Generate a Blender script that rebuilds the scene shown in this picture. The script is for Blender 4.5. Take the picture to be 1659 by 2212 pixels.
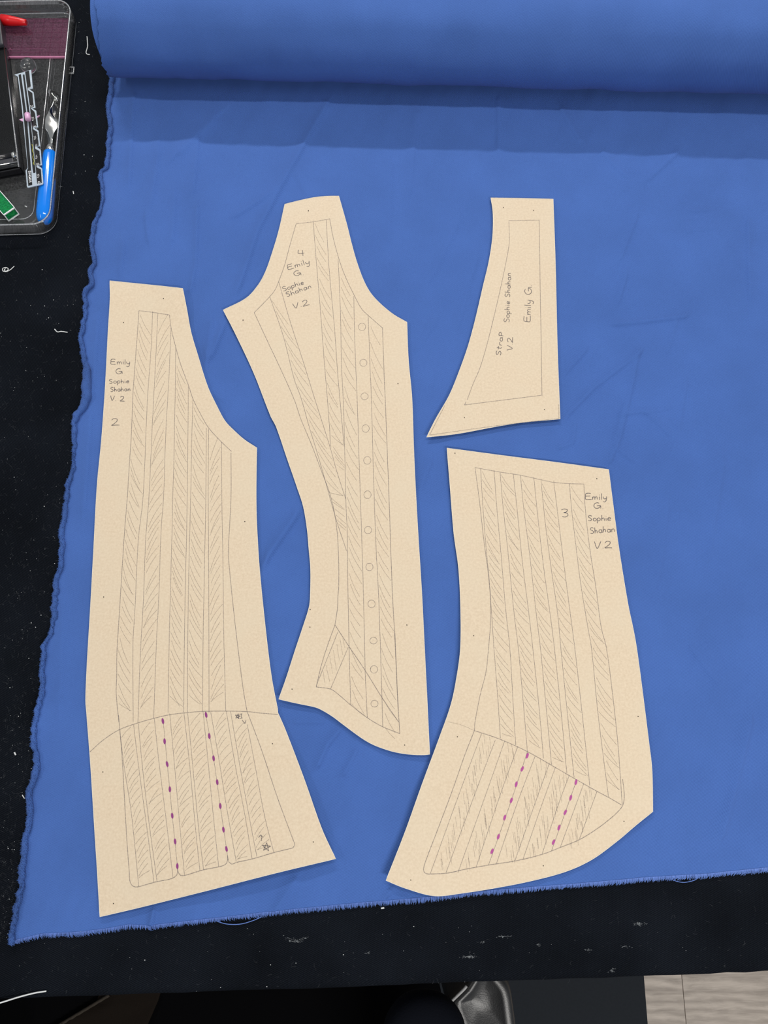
import bpy, bmesh, math, random
import numpy as np
from mathutils import Vector, Matrix
from mathutils.geometry import delaunay_2d_cdt

random.seed(7); rng = np.random.default_rng(7)
for o in list(bpy.data.objects): bpy.data.objects.remove(o)
scene = bpy.context.scene
COL = scene.collection

# ------------------------------------------------------------ camera, world, lights, exposure
T = 0.90            # height of the table surface
H = 0.80            # camera above the table
TILT = math.radians(15.0)
F = 1597.0          # focal length in pixels of the 1659 x 2212 frame
CX, CY = 829.5, 1106.0
cam = bpy.data.cameras.new('camera'); camo = bpy.data.objects.new('camera', cam); COL.objects.link(camo)
camo.location = (0, 0, T + H); camo.rotation_euler = (TILT, 0, 0)
cam.sensor_fit = 'VERTICAL'; cam.sensor_height = 36.0; cam.lens = 36.0 * F / 2212.0
cam.clip_start = 0.01
scene.camera = camo

w = bpy.data.worlds.new('world'); scene.world = w; w.use_nodes = True
w.node_tree.nodes['Background'].inputs[0].default_value = (0.89, 0.94, 1.0, 1)
w.node_tree.nodes['Background'].inputs[1].default_value = 0.31

def strip(name, loc, sx, sy, watts, color=(1, 0.97, 0.93), target=None):
    l = bpy.data.lights.new(name, 'AREA'); l.shape = 'RECTANGLE'; l.size = sx; l.size_y = sy
    l.energy = watts; l.color = color
    o = bpy.data.objects.new(name, l); COL.objects.link(o); o.location = loc
    if target is not None:
        d = Vector(target) - Vector(loc); o.rotation_euler = d.to_track_quat('-Z', 'Y').to_euler()
    return o
strip('ceiling_strip_back', (-0.35, 2.30, T + 1.8), 1.3, 0.06, 46)
strip('ceiling_strip_middle', (0.30, 0.80, T + 1.8), 1.3, 0.06, 13)
strip('ceiling_strip_front', (0.95, -1.35, T + 1.8), 1.4, 0.06, 50)
strip('ceiling_strip_left', (-1.8, 0.1, T + 1.8), 0.06, 0.8, 10)
vs = scene.view_settings
vs.view_transform = 'Standard'; vs.look = 'None'; vs.gamma = 1.0; vs.use_curve_mapping = False
vs.exposure = 0.0

# ------------------------------------------------------------ helpers
ct, st = math.cos(TILT), math.sin(TILT)
def P(px, py, h=0.0):
    """the point of the horizontal plane h above the table surface seen at a pixel of the photograph"""
    u = (px - CX) / F; v = (CY - py) / F
    k = (H - h) / (ct - v * st)
    return Vector((u * k, (st + v * ct) * k, T + h))
def G(px, py, z):
    return P(px, py, z - T)

def mk(name, verts, faces, mats, parent=None, smooth=True, fmat=None, uvs=None):
    me = bpy.data.meshes.new(name)
    off = Vector(parent_base(parent)) if parent else Vector((0, 0, 0))
    me.from_pydata([tuple(Vector(v) - off) for v in verts], [], faces)
    if not isinstance(mats, (list, tuple)): mats = [mats]
    for m in mats: me.materials.append(m)
    if fmat is not None: me.polygons.foreach_set('material_index', fmat)
    me.polygons.foreach_set('use_smooth', [bool(smooth)] * len(me.polygons))
    if uvs is not None:
        lay = me.uv_layers.new(name='UVMap'); idx = np.zeros(len(me.loops), int); me.loops.foreach_get('vertex_index', idx)
        lay.data.foreach_set('uv', np.asarray(uvs, float)[idx].ravel())
    me.update()
    o = bpy.data.objects.new(name, me); COL.objects.link(o)
    if parent: o.parent = parent
    return o
def parent_base(p):
    b = Vector((0, 0, 0))
    while p is not None:
        b += p.location; p = p.parent
    return b
def thing(name, label, cat, loc, group=None):
    o = bpy.data.objects.new(name, None); COL.objects.link(o); o.location = loc
    o.empty_display_size = 0.02
    o['label'] = label; o['category'] = cat
    if group: o['group'] = group
    return o
def tag(o, label, cat, group=None, kind=None):
    o['label'] = label; o['category'] = cat
    if group: o['group'] = group
    if kind: o['kind'] = kind
    return o

def cr(*runs):
    """crop coordinates -> photograph pixels; run = (ox, oy, scale, [points])"""
    out = []
    for ox, oy, s, pts in runs:
        out += [(ox + x / s, oy + y / s) for x, y in pts]
    return out
def A_(*p): return cr((170, 580, 3.770, p))
def B_(*p): return cr((170, 1050, 3.456, p))
def C_(*p): return cr((170, 1500, 2.9105, p))
def D_(*p): return cr((470, 400, 3.858, p))
def E_(*p): return cr((560, 860, 4.1475, p))
def F_(*p): return cr((580, 1280, 4.3658, p))
def G_(*p): return cr((900, 400, 3.95, p))
def H_(*p): return cr((940, 950, 3.456, p))
def I_(*p): return cr((820, 1400, 2.7197, p))

def catmull(pts, step=8.0):
    pts = [np.array(p, float) for p in pts]
    if len(pts) == 2:
        n = max(1, int(np.linalg.norm(pts[1] - pts[0]) / step))
        return [tuple(pts[0] + (pts[1] - pts[0]) * i / n) for i in range(n + 1)]
    q = [2 * pts[0] - pts[1]] + pts + [2 * pts[-1] - pts[-2]]
    out = []
    for i in range(1, len(q) - 2):
        p0, p1, p2, p3 = q[i - 1:i + 3]
        # centripetal-like tangents scaled by chord to avoid overshoot
        d = np.linalg.norm(p2 - p1)
        t1 = (p2 - p0) / (np.linalg.norm(p2 - p1) + np.linalg.norm(p1 - p0) + 1e-9) * d
        t2 = (p3 - p1) / (np.linalg.norm(p3 - p2) + np.linalg.norm(p2 - p1) + 1e-9) * d
        n = max(1, int(math.ceil(d / step)))
        for k in range(n):
            t = k / n
            out.append(tuple((2*t**3 - 3*t**2 + 1) * p1 + (t**3 - 2*t**2 + t) * t1 + (-2*t**3 + 3*t**2) * p2 + (t**3 - t**2) * t2))
    out.append(tuple(pts[-1]))
    return out

def lattice(n=64, seed=1):
    return np.random.default_rng(seed).random((n, n))
_L = [lattice(64, s) for s in range(6)]
def vnoise(x, y, k=0):
    x = np.asarray(x, float); y = np.asarray(y, float)
    L = _L[k % 6]; xi = np.floor(x).astype(int); yi = np.floor(y).astype(int)
    fx = x - xi; fy = y - yi; fx = fx * fx * (3 - 2 * fx); fy = fy * fy * (3 - 2 * fy)
    g = lambda a, b: L[a % 64, b % 64]
    return ((g(xi, yi) * (1 - fx) + g(xi + 1, yi) * fx) * (1 - fy) + (g(xi, yi + 1) * (1 - fx) + g(xi + 1, yi + 1) * fx) * fy)

def tube_mesh(path, radii, n=8, cap=True):
    """round tube along 3D points with a radius for each point"""
    V, Fc = [], []
    up = Vector((0, 0, 1)); m = len(path); path = [Vector(p) for p in path]
    for i, p in enumerate(path):
        t = (path[min(i + 1, m - 1)] - path[max(i - 1, 0)]).normalized()
        a = t.cross(up)
        if a.length < 1e-4: a = t.cross(Vector((0, 1, 0)))
        a.normalize(); b = a.cross(t)
        r = radii if not hasattr(radii, '__len__') else radii[i]
        for k in range(n):
            an = 2 * math.pi * k / n
            V.append(p + (a * math.cos(an) + b * math.sin(an)) * r)
    for i in range(m - 1):
        for k in range(n):
            k2 = (k + 1) % n
            Fc.append((i * n + k, i * n + k2, (i + 1) * n + k2, (i + 1) * n + k))
    if cap:
        Fc.append(tuple(range(n - 1, -1, -1))); Fc.append(tuple((m - 1) * n + k for k in range(n)))
    return V, Fc
def join(parts):
    V, Fc = [], []
    for v, f in parts:
        o = len(V); V += list(v); Fc += [tuple(i + o for i in q) for q in f]
    return V, Fc
def box(x0, x1, y0, y1, z0, z1):
    V = [(x, y, z) for z in (z0, z1) for x, y in ((x0, y0), (x1, y0), (x1, y1), (x0, y1))]
    return V, [(3, 2, 1, 0), (4, 5, 6, 7), (0, 1, 5, 4), (1, 2, 6, 5), (2, 3, 7, 6), (3, 0, 4, 7)]
def bevel(o, width, seg=3):
    m = o.modifiers.new('bevel', 'BEVEL'); m.width = width; m.segments = seg; m.limit_method = 'ANGLE'
    return o
def prism(poly, z0, z1, holes=()):
    """polygon (3D xy points) with holes, extruded from z0 to z1"""
    bm = bmesh.new(); loops = [poly] + list(holes); edges = []
    for lp in loops:
        vs_ = [bm.verts.new((p[0], p[1], z1)) for p in lp]
        for i in range(len(vs_)): edges.append(bm.edges.new((vs_[i], vs_[(i + 1) % len(vs_)])))
    bmesh.ops.triangle_fill(bm, edges=edges, use_beauty=True)
    bm.verts.ensure_lookup_table(); bm.verts.index_update()
    V = [v.co.copy() for v in bm.verts]; top = [tuple(v.index for v in f.verts) for f in bm.faces]
    fx = []
    for t in top:
        a, b, c = (V[i] for i in t[:3])
        fx.append(t if (b - a).cross(c - a).z > 0 else tuple(reversed(t)))
    n = len(V); out = V + [Vector((v.x, v.y, z0)) for v in V]
    faces = fx + [tuple(i + n for i in reversed(t)) for t in fx]
    o = 0
    for lp in loops:
        k = len(lp)
        ar = sum(lp[i][0] * lp[(i + 1) % k][1] - lp[(i + 1) % k][0] * lp[i][1] for i in range(k))
        ccw = (ar > 0) == (lp is poly)
        for i in range(k):
            a, b = o + i, o + (i + 1) % k
            faces.append((a + n, b + n, b, a) if ccw else (b + n, a + n, a, b))
        o += k
    bm.free()
    return out, faces

# ------------------------------------------------------------ materials
def mat(name):
    m = bpy.data.materials.new(name); m.use_nodes = True
    nt = m.node_tree; b = nt.nodes['Principled BSDF']
    return m, nt, b
def N(nt, kind, **kw):
    n = nt.nodes.new(kind)
    for k, v in kw.items():
        if k in n.inputs: n.inputs[k].default_value = v
        else: setattr(n, k, v)
    return n
def simple(name, col, rough=0.5, metal=0.0, spec=0.5, bump=None, bscale=200.0):
    m, nt, b = mat(name)
    b.inputs['Base Color'].default_value = (*col, 1); b.inputs['Roughness'].default_value = rough
    b.inputs['Metallic'].default_value = metal; b.inputs['Specular IOR Level'].default_value = spec
    tc = N(nt, 'ShaderNodeTexCoord'); n = N(nt, 'ShaderNodeTexNoise', Scale=bscale, Detail=4.0)
    nt.links.new(tc.outputs['Object'], n.inputs['Vector'])
    mx = N(nt, 'ShaderNodeMixRGB', blend_type='MULTIPLY'); mx.inputs[0].default_value = 0.25
    mx.inputs[1].default_value = (*col, 1)
    nt.links.new(n.outputs['Fac'], mx.inputs[2]); 
    hs = N(nt, 'ShaderNodeBrightContrast', Bright=0.0); nt.links.new(mx.outputs[0], hs.inputs[0])
    nt.links.new(hs.outputs[0], b.inputs['Base Color'])
    if bump:
        bp = N(nt, 'ShaderNodeBump', Strength=bump, Distance=0.001)
        nt.links.new(n.outputs['Fac'], bp.inputs['Height']); nt.links.new(bp.outputs[0], b.inputs['Normal'])
    return m

def twill(name, dark, light, freq, bump, angle, sheen, mottle=0.2, dust=None, coord='Object'):
    """diagonally ribbed woven cloth"""
    m, nt, b = mat(name)
    tc = N(nt, 'ShaderNodeTexCoord')
    mp = N(nt, 'ShaderNodeMapping'); mp.inputs['Rotation'].default_value = (0, 0, math.radians(angle))
    nt.links.new(tc.outputs[coord], mp.inputs['Vector'])
    wv = N(nt, 'ShaderNodeTexWave', Scale=freq, Distortion=1.2, Detail=2.0)
    wv.inputs['Detail Scale'].default_value = 0.6
    nt.links.new(mp.outputs[0], wv.inputs['Vector'])
    n1 = N(nt, 'ShaderNodeTexNoise', Scale=900.0, Detail=2.0); nt.links.new(tc.outputs['Object'], n1.inputs['Vector'])
    n2 = N(nt, 'ShaderNodeTexNoise', Scale=14.0, Detail=5.0); nt.links.new(tc.outputs['Object'], n2.inputs['Vector'])
    a1 = N(nt, 'ShaderNodeMath', operation='MULTIPLY'); a1.inputs[1].default_value = 0.5
    nt.links.new(wv.outputs['Fac'], a1.inputs[0])
    a2 = N(nt, 'ShaderNodeMath', operation='MULTIPLY_ADD'); a2.inputs[1].default_value = 0.5
    nt.links.new(n1.outputs['Fac'], a2.inputs[0]); nt.links.new(a1.outputs[0], a2.inputs[2])
    mx = N(nt, 'ShaderNodeMixRGB'); mx.inputs[1].default_value = (*dark, 1); mx.inputs[2].default_value = (*light, 1)
    nt.links.new(a2.outputs[0], mx.inputs[0])
    rp = N(nt, 'ShaderNodeMapRange'); rp.inputs[1].default_value = 0.3; rp.inputs[2].default_value = 0.7
    rp.inputs[3].default_value = 1 - mottle; rp.inputs[4].default_value = 1 + mottle
    nt.links.new(n2.outputs['Fac'], rp.inputs[0])
    m2 = N(nt, 'ShaderNodeVectorMath', operation='SCALE')
    nt.links.new(mx.outputs[0], m2.inputs[0]); nt.links.new(rp.outputs[0], m2.inputs['Scale'])
    last = m2.outputs[0]
    if dust:
        n3 = N(nt, 'ShaderNodeTexNoise', Scale=520.0, Detail=3.0, Roughness=0.7); nt.links.new(tc.outputs['Object'], n3.inputs['Vector'])
        r3 = N(nt, 'ShaderNodeMapRange'); r3.inputs[1].default_value = 0.62; r3.inputs[2].default_value = 0.80
        r3.inputs[3].default_value = 0.0; r3.inputs[4].default_value = 1.0
        nt.links.new(n3.outputs['Fac'], r3.inputs[0])
        m3 = N(nt, 'ShaderNodeMixRGB'); m3.inputs[2].default_value = (*dust, 1)
        nt.links.new(r3.outputs[0], m3.inputs[0]); nt.links.new(last, m3.inputs[1]); last = m3.outputs[0]
    nt.links.new(last, b.inputs['Base Color'])
    bp = N(nt, 'ShaderNodeBump', Strength=bump, Distance=0.0006)
    nt.links.new(a2.outputs[0], bp.inputs['Height']); nt.links.new(bp.outputs[0], b.inputs['Normal'])
    b.inputs['Roughness'].default_value = 0.9; b.inputs['Specular IOR Level'].default_value = 0.04 if dust else 0.15
    b.inputs['Sheen Weight'].default_value = sheen; b.inputs['Sheen Roughness'].default_value = 0.5
    return m

M = {}
M['blue'] = twill('blue_twill', (0.0415, 0.096, 0.310), (0.070, 0.158, 0.462), 255.0, 0.6, 27, 0.05, 0.06, coord='UV')
M['blue_fringe'] = simple('blue_thread', (0.15, 0.26, 0.66), 0.8, spec=0.2, bscale=400)
M['blue_selvage'] = twill('blue_selvage', (0.034, 0.080, 0.26), (0.060, 0.135, 0.40), 260.0, 1.0, -35, 0.05, 0.2)
M['black_cloth'] = twill('black_tablecloth', (0.0004, 0.0007, 0.0016), (0.0092, 0.0116, 0.0165), 200.0, 0.7, 115, 0.0, 0.3, dust=(0.018, 0.021, 0.027))

def paper_mats():
    m, nt, b = mat('kraft_paper')
    tc = N(nt, 'ShaderNodeTexCoord')
    n1 = N(nt, 'ShaderNodeTexNoise', Scale=420.0, Detail=6.0, Roughness=0.65); n2 = N(nt, 'ShaderNodeTexNoise', Scale=22.0, Detail=4.0)
    n3 = N(nt, 'ShaderNodeTexNoise', Scale=700.0, Detail=2.0)
    for n in (n1, n2, n3): nt.links.new(tc.outputs['Object'], n.inputs['Vector'])
    r1 = N(nt, 'ShaderNodeValToRGB'); e = r1.color_ramp.elements
    e[0].position = 0.3; e[0].color = (0.576, 0.463, 0.33, 1); e[1].position = 0.72; e[1].color = (0.688, 0.572, 0.423, 1)
    nt.links.new(n1.outputs['Fac'], r1.inputs[0])
    mx = N(nt, 'ShaderNodeMixRGB'); mx.inputs[2].default_value = (0.632, 0.544, 0.407, 1)
    rr = N(nt, 'ShaderNodeMapRange'); rr.inputs[1].default_value = 0.4; rr.inputs[2].default_value = 0.75; rr.inputs[4].default_value = 0.45
    nt.links.new(n2.outputs['Fac'], rr.inputs[0]); nt.links.new(rr.outputs[0], mx.inputs[0]); nt.links.new(r1.outputs[0], mx.inputs[1])
    fl = N(nt, 'ShaderNodeMapRange'); fl.inputs[1].default_value = 0.72; fl.inputs[2].default_value = 0.82; fl.inputs[4].default_value = 0.35
    nt.links.new(n3.outputs['Fac'], fl.inputs[0])
    m2 = N(nt, 'ShaderNodeMixRGB'); m2.inputs[2].default_value = (0.744, 0.669, 0.545, 1)
    nt.links.new(fl.outputs[0], m2.inputs[0]); nt.links.new(mx.outputs[0], m2.inputs[1])
    nt.links.new(m2.outputs[0], b.inputs['Base Color'])
    bp = N(nt, 'ShaderNodeBump', Strength=0.10, Distance=0.0005); nt.links.new(n1.outputs['Fac'], bp.inputs['Height'])
    nt.links.new(bp.outputs[0], b.inputs['Normal'])
    b.inputs['Roughness'].default_value = 0.62; b.inputs['Specular IOR Level'].default_value = 0.25
    return m
M['paper'] = paper_mats()
M['paper_edge'] = simple('cut_edge_and_halo', (0.80, 0.72, 0.58), 0.8, spec=0.1)  # cut sides of the sheets, also the painted bright halo on their outlines

def ink(name, col, lo, hi, scale=900.0):
    m, nt, b = mat(name); b.inputs['Base Color'].default_value = (*col, 1); b.inputs['Roughness'].default_value = 0.6
    b.inputs['Specular IOR Level'].default_value = 0.2
    tc = N(nt, 'ShaderNodeTexCoord'); n = N(nt, 'ShaderNodeTexNoise', Scale=scale, Detail=3.0)
    nt.links.new(tc.outputs['Object'], n.inputs['Vector'])
    r = N(nt, 'ShaderNodeMapRange'); r.inputs[1].default_value = 0.35; r.inputs[2].default_value = 0.65
    r.inputs[3].default_value = lo; r.inputs[4].default_value = hi
    nt.links.new(n.outputs['Fac'], r.inputs[0]); nt.links.new(r.outputs[0], b.inputs['Alpha'])
    return m
M['pencil'] = ink('pencil_line', (0.17, 0.145, 0.15), 0.35, 0.8)
M['pencil_dark'] = ink('pencil_dark', (0.085, 0.075, 0.09), 0.55, 0.95)
M['pencil_light'] = ink('pencil_hatch', (0.20, 0.165, 0.15), 0.22, 0.60)
M['purple'] = ink('purple_marker', (0.26, 0.045, 0.21), 0.75, 1.0)
M['magenta'] = ink('magenta_marker', (0.42, 0.075, 0.30), 0.75, 1.0)
M['pinhole'] = simple('pin_prick', (0.03, 0.02, 0.015), 0.9)
M['white_thread'] = simple('white_thread', (0.72, 0.74, 0.74), 0.8)
M['grey_lint'] = ink('grey_lint', (0.075, 0.08, 0.09), 0.05, 0.4, 300)
M['chalk'] = ink('chalk', (0.42, 0.45, 0.47), 0.0, 0.5, 700)

def clear(name, tint, haze, rough=0.06, gl=0.9, hazecol=(0.8, 0.82, 0.85)):
    """thin clear plastic: see-through, fresnel gloss, a little haze"""
    m, nt, b = mat(name); nt.nodes.remove(b); out = nt.nodes['Material Output']
    t = N(nt, 'ShaderNodeBsdfTransparent'); t.inputs[0].default_value = (*tint, 1)
    d = N(nt, 'ShaderNodeBsdfDiffuse'); d.inputs[0].default_value = (*hazecol, 1)
    g = N(nt, 'ShaderNodeBsdfGlossy'); g.inputs[0].default_value = (gl, gl, gl, 1); g.inputs['Roughness'].default_value = rough
    tc = N(nt, 'ShaderNodeTexCoord'); n = N(nt, 'ShaderNodeTexNoise', Scale=620.0, Detail=4.0)
    nt.links.new(tc.outputs['Object'], n.inputs['Vector'])
    r = N(nt, 'ShaderNodeMapRange'); r.inputs[1].default_value = 0.3; r.inputs[2].default_value = 0.75; r.inputs[3].default_value = haze * 0.4; r.inputs[4].default_value = haze * 1.7
    nt.links.new(n.outputs['Fac'], r.inputs[0])
    m1 = N(nt, 'ShaderNodeMixShader'); nt.links.new(r.outputs[0], m1.inputs[0]); nt.links.new(t.outputs[0], m1.inputs[1]); nt.links.new(d.outputs[0], m1.inputs[2])
    fr = N(nt, 'ShaderNodeFresnel', IOR=1.4)
    m2 = N(nt, 'ShaderNodeMixShader'); nt.links.new(fr.outputs[0], m2.inputs[0]); nt.links.new(m1.outputs[0], m2.inputs[1]); nt.links.new(g.outputs[0], m2.inputs[2])
    nt.links.new(m2.outputs[0], out.inputs[0])
    return m
M['clear'] = clear('clear_plastic', (0.96, 0.96, 0.97), 0.042)
M['clear_edge'] = clear('clear_plastic_edge', (0.85, 0.86, 0.87), 0.30, 0.15)
M['clear_lid'] = clear('smoked_clear_lid', (0.55, 0.56, 0.57), 0.004)
M['purple_acrylic'] = clear('purple_acrylic', (0.70, 0.34, 0.52), 0.10, 0.1, hazecol=(0.52, 0.24, 0.38))
M['purple_edge'] = simple('purple_acrylic_edge', (0.60, 0.22, 0.38), 0.3)
M['grid_line'] = ink('ruler_grid_line', (0.10, 0.01, 0.05), 0.3, 0.6)
M['glass'] = None
mg, nt, b = mat('clear_glass'); b.inputs['Transmission Weight'].default_value = 1.0; b.inputs['Roughness'].default_value = 0.02; b.inputs['IOR'].default_value = 1.48
tc = N(nt, 'ShaderNodeTexCoord'); n = N(nt, 'ShaderNodeTexNoise', Scale=40.0); nt.links.new(tc.outputs['Object'], n.inputs['Vector'])
rr = N(nt, 'ShaderNodeMapRange'); rr.inputs[3].default_value = 0.01; rr.inputs[4].default_value = 0.05
nt.links.new(n.outputs['Fac'], rr.inputs[0]); nt.links.new(rr.outputs[0], b.inputs['Roughness'])
M['glass'] = mg
M['green_plastic'] = clear('green_plastic', (0.10, 0.62, 0.26), 0.30, 0.1, hazecol=(0.02, 0.45, 0.16))
M['green_core'] = simple('green_core', (0.05, 0.62, 0.24), 0.4, bump=0.5, bscale=400)
M['blue_plastic'] = simple('blue_plastic', (0.0, 0.205, 0.83), 0.12, spec=0.6, bscale=20)
M['chrome'] = simple('chrome', (0.80, 0.79, 0.76), 0.10, metal=1.0, bscale=60)
M['aluminium'] = simple('brushed_aluminium', (0.47, 0.55, 0.63), 0.35, metal=0.3, bscale=120)
M['black_paint'] = simple('black_paint', (0.004, 0.004, 0.005), 0.25)
M['white_paint'] = simple('white_paint', (0.85, 0.86, 0.88), 0.5)
M['pink'] = simple('pink_plastic', (0.74, 0.42, 0.66), 0.3)
M['red'] = simple('red_plastic', (0.72, 0.008, 0.012), 0.3, bscale=30)
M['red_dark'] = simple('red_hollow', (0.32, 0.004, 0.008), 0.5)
M['black_plastic'] = simple('black_plastic', (0.006, 0.006, 0.008), 0.18, spec=0.6, bscale=80)
M['grey_plastic'] = simple('charcoal_plastic', (0.035, 0.037, 0.045), 0.35, bscale=200)
M['brass'] = simple('brass', (0.75, 0.55, 0.26), 0.25, metal=1.0, bscale=60)
M['yellow_thread'] = simple('yellow_thread', (0.50, 0.48, 0.06), 0.8)
M['leather'] = simple('black_leather', (0.012, 0.012, 0.013), 0.38, spec=0.6, bump=0.2, bscale=520)
M['piping'] = simple('pale_piping', (0.42, 0.42, 0.42), 0.5)
M['navy_pad'] = simple('navy_pad', (0.006, 0.007, 0.011), 0.95, spec=0.05, bump=0.4, bscale=500)
M['black_fabric'] = simple('black_fabric', (0.0025, 0.0025, 0.003), 0.95, spec=0.03, bump=0.4, bscale=500)
M['brown_fabric'] = simple('brown_fabric', (0.012, 0.009, 0.007), 0.95, spec=0.05, bump=0.6, bscale=600)
M['brown_hem'] = simple('brown_hem', (0.05, 0.042, 0.034), 0.9, spec=0.05, bump=0.6, bscale=600)
M['mat'] = simple('black_floor_mat', (0.020, 0.0235, 0.029), 0.75, spec=0.08, bump=0.2, bscale=300)
M['wood_top'] = simple('table_board', (0.28, 0.20, 0.12), 0.5)
M['steel'] = simple('grey_steel', (0.12, 0.12, 0.13), 0.4, metal=0.8)
M['card'] = simple('cardboard_core', (0.42, 0.30, 0.18), 0.8)

def wood():
    m, nt, b = mat('grey_oak_plank')
    tc = N(nt, 'ShaderNodeTexCoord'); oi = N(nt, 'ShaderNodeObjectInfo')
    ad = N(nt, 'ShaderNodeVectorMath', operation='MULTIPLY_ADD'); 
    cb = N(nt, 'ShaderNodeCombineXYZ'); nt.links.new(oi.outputs['Random'], cb.inputs[0]); nt.links.new(oi.outputs['Random'], cb.inputs[1])
    ad.inputs[1].default_value = (9, 7, 0); nt.links.new(cb.outputs[0], ad.inputs[0]); nt.links.new(tc.outputs['Object'], ad.inputs[2])
    mp = N(nt, 'ShaderNodeMapping'); mp.inputs['Scale'].default_value = (1.6, 4.6, 1.0); nt.links.new(ad.outputs[0], mp.inputs['Vector'])
    n0 = N(nt, 'ShaderNodeTexNoise', Scale=5.0, Detail=3.0); nt.links.new(mp.outputs[0], n0.inputs['Vector'])
    wv = N(nt, 'ShaderNodeTexWave', Scale=3.2, Distortion=9.0, Detail=4.0, bands_direction='Y'); wv.inputs['Detail Scale'].default_value = 1.3
    nt.links.new(mp.outputs[0], wv.inputs['Vector'])
    n1 = N(nt, 'ShaderNodeTexNoise', Scale=7.0, Detail=8.0, Roughness=0.72, Distortion=1.2)
    mp2 = N(nt, 'ShaderNodeMapping'); mp2.inputs['Scale'].default_value = (1.4, 13.0, 1.0); nt.links.new(ad.outputs[0], mp2.inputs['Vector']); nt.links.new(mp2.outputs[0], n1.inputs['Vector'])
    mx = N(nt, 'ShaderNodeMixRGB'); mx.inputs[0].default_value = 0.78; nt.links.new(wv.outputs['Fac'], mx.inputs[1]); nt.links.new(n1.outputs['Fac'], mx.inputs[2])
    r = N(nt, 'ShaderNodeValToRGB'); e = r.color_ramp.elements
    e[0].position = 0.2; e[0].color = (0.22, 0.186, 0.156, 1); e[1].position = 0.7; e[1].color = (0.50, 0.435, 0.375, 1)
    nt.links.new(mx.outputs[0], r.inputs[0]); nt.links.new(r.outputs[0], b.inputs['Base Color'])
    b.inputs['Roughness'].default_value = 0.5; b.inputs['Specular IOR Level'].default_value = 0.3
    return m
M['wood'] = wood()

# ------------------------------------------------------------ the setting: floor of planks
fl = mk('floor', *box(-1.6, 1.6, -1.9, 1.9, -0.03, -0.008), M['steel'], smooth=False); fl['kind'] = 'structure'
fl['label'] = 'grey wood plank floor below the table'
seam = G(1478, 2165, 0.0)
PW, PL = 0.185, 1.22
for r in range(-2, 8):
    y0 = -0.66 + r * PW - 0.38
    sx = seam.x + (0.0 if r % 2 == 0 else 0.5) - 0.0
    for c in range(-2, 2):
        x0 = sx + c * PL
        a, b2 = max(x0, -1.6), min(x0 + PL, 1.6)
        if b2 - a < 0.05: continue
        p = mk('plank', *box(a + 0.0004, b2 - 0.0004, y0 + 0.0004, y0 + PW - 0.0004, -0.008, 0.0), M['wood'], parent=fl, smooth=False)
        bevel(p, 0.0006, 1)

# ------------------------------------------------------------ table and black tablecloth
eL, eR = P(0, 2168), P(1659, 2108)
ed = (eR - eL).normalized(); en = Vector((-ed.y, ed.x, 0))      # en points to the far side
tab = thing('cutting_table', 'cutting table under the black cloth', 'table', (0, 0.5, 0))
tabx0, tabx1 = -1.05, 1.05
def edgept(x, d):      # point at world x on the front edge, moved d towards the far side
    p = eL + ed * ((x - eL.x) / ed.x); return p + en * d
c4 = [edgept(tabx0, 0.012), edgept(tabx1, 0.012), edgept(tabx1, 1.42), edgept(tabx0, 1.42)]
mk('table_top', *prism([(p.x, p.y) for p in c4], T - 0.034, T - 0.004), M['wood_top'], parent=tab, smooth=False)
for x, d in ((tabx0 + 0.06, 0.08), (tabx1 - 0.06, 0.08), (tabx0 + 0.06, 1.34), (tabx1 - 0.06, 1.34)):
    p = edgept(x, d)
    lg = mk('leg', *box(p.x - 0.025, p.x + 0.025, p.y - 0.025, p.y + 0.025, 0.0, T - 0.034), M['steel'], parent=tab, smooth=False); bevel(lg, 0.004, 2)

clo = thing('tablecloth', 'black twill tablecloth dusted with lint covering the whole table', 'tablecloth', (0, 0.5, T - 0.1))
prof = [(0.0, -0.30), (0.0, -0.22), (0.0, -0.14), (0.0, -0.06), (0.0, -0.02), (0.0008, -0.010), (0.003, -0.004), (0.007, -0.001), (0.012, 0.0)] + [(0.012 + (1.43 - 0.012) * i / 90.0, 0.0) for i in range(1, 91)] + [(1.432, -0.01), (1.432, -0.15), (1.432, -0.3)]
V, Fc = [], []
nx = 120
for i in range(nx + 1):
    x = tabx0 - 0.004 + (tabx1 - tabx0 + 0.008) * i / nx
    for d, z in prof:
        p = edgept(x, d)
        wob = 0.012 * (vnoise(x * 9 + 3, d * 0.1, 2) - 0.3) * min(1, max(0, -z) / 0.2)
        wob2 = 0.0010 * (vnoise(x * 60, 5, 3) - 0.5) if d < 0.004 else 0
        q = p - en * (max(0, wob) + wob2)
        V.append((q.x, q.y, T + z + 0.0))
k = len(prof)
for i in range(nx):
    for j in range(k - 1):
        Fc.append((i * k + j, (i + 1) * k + j, (i + 1) * k + j + 1, i * k + j + 1))
mk('cloth', V, Fc, M['black_cloth'], parent=clo)

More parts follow.
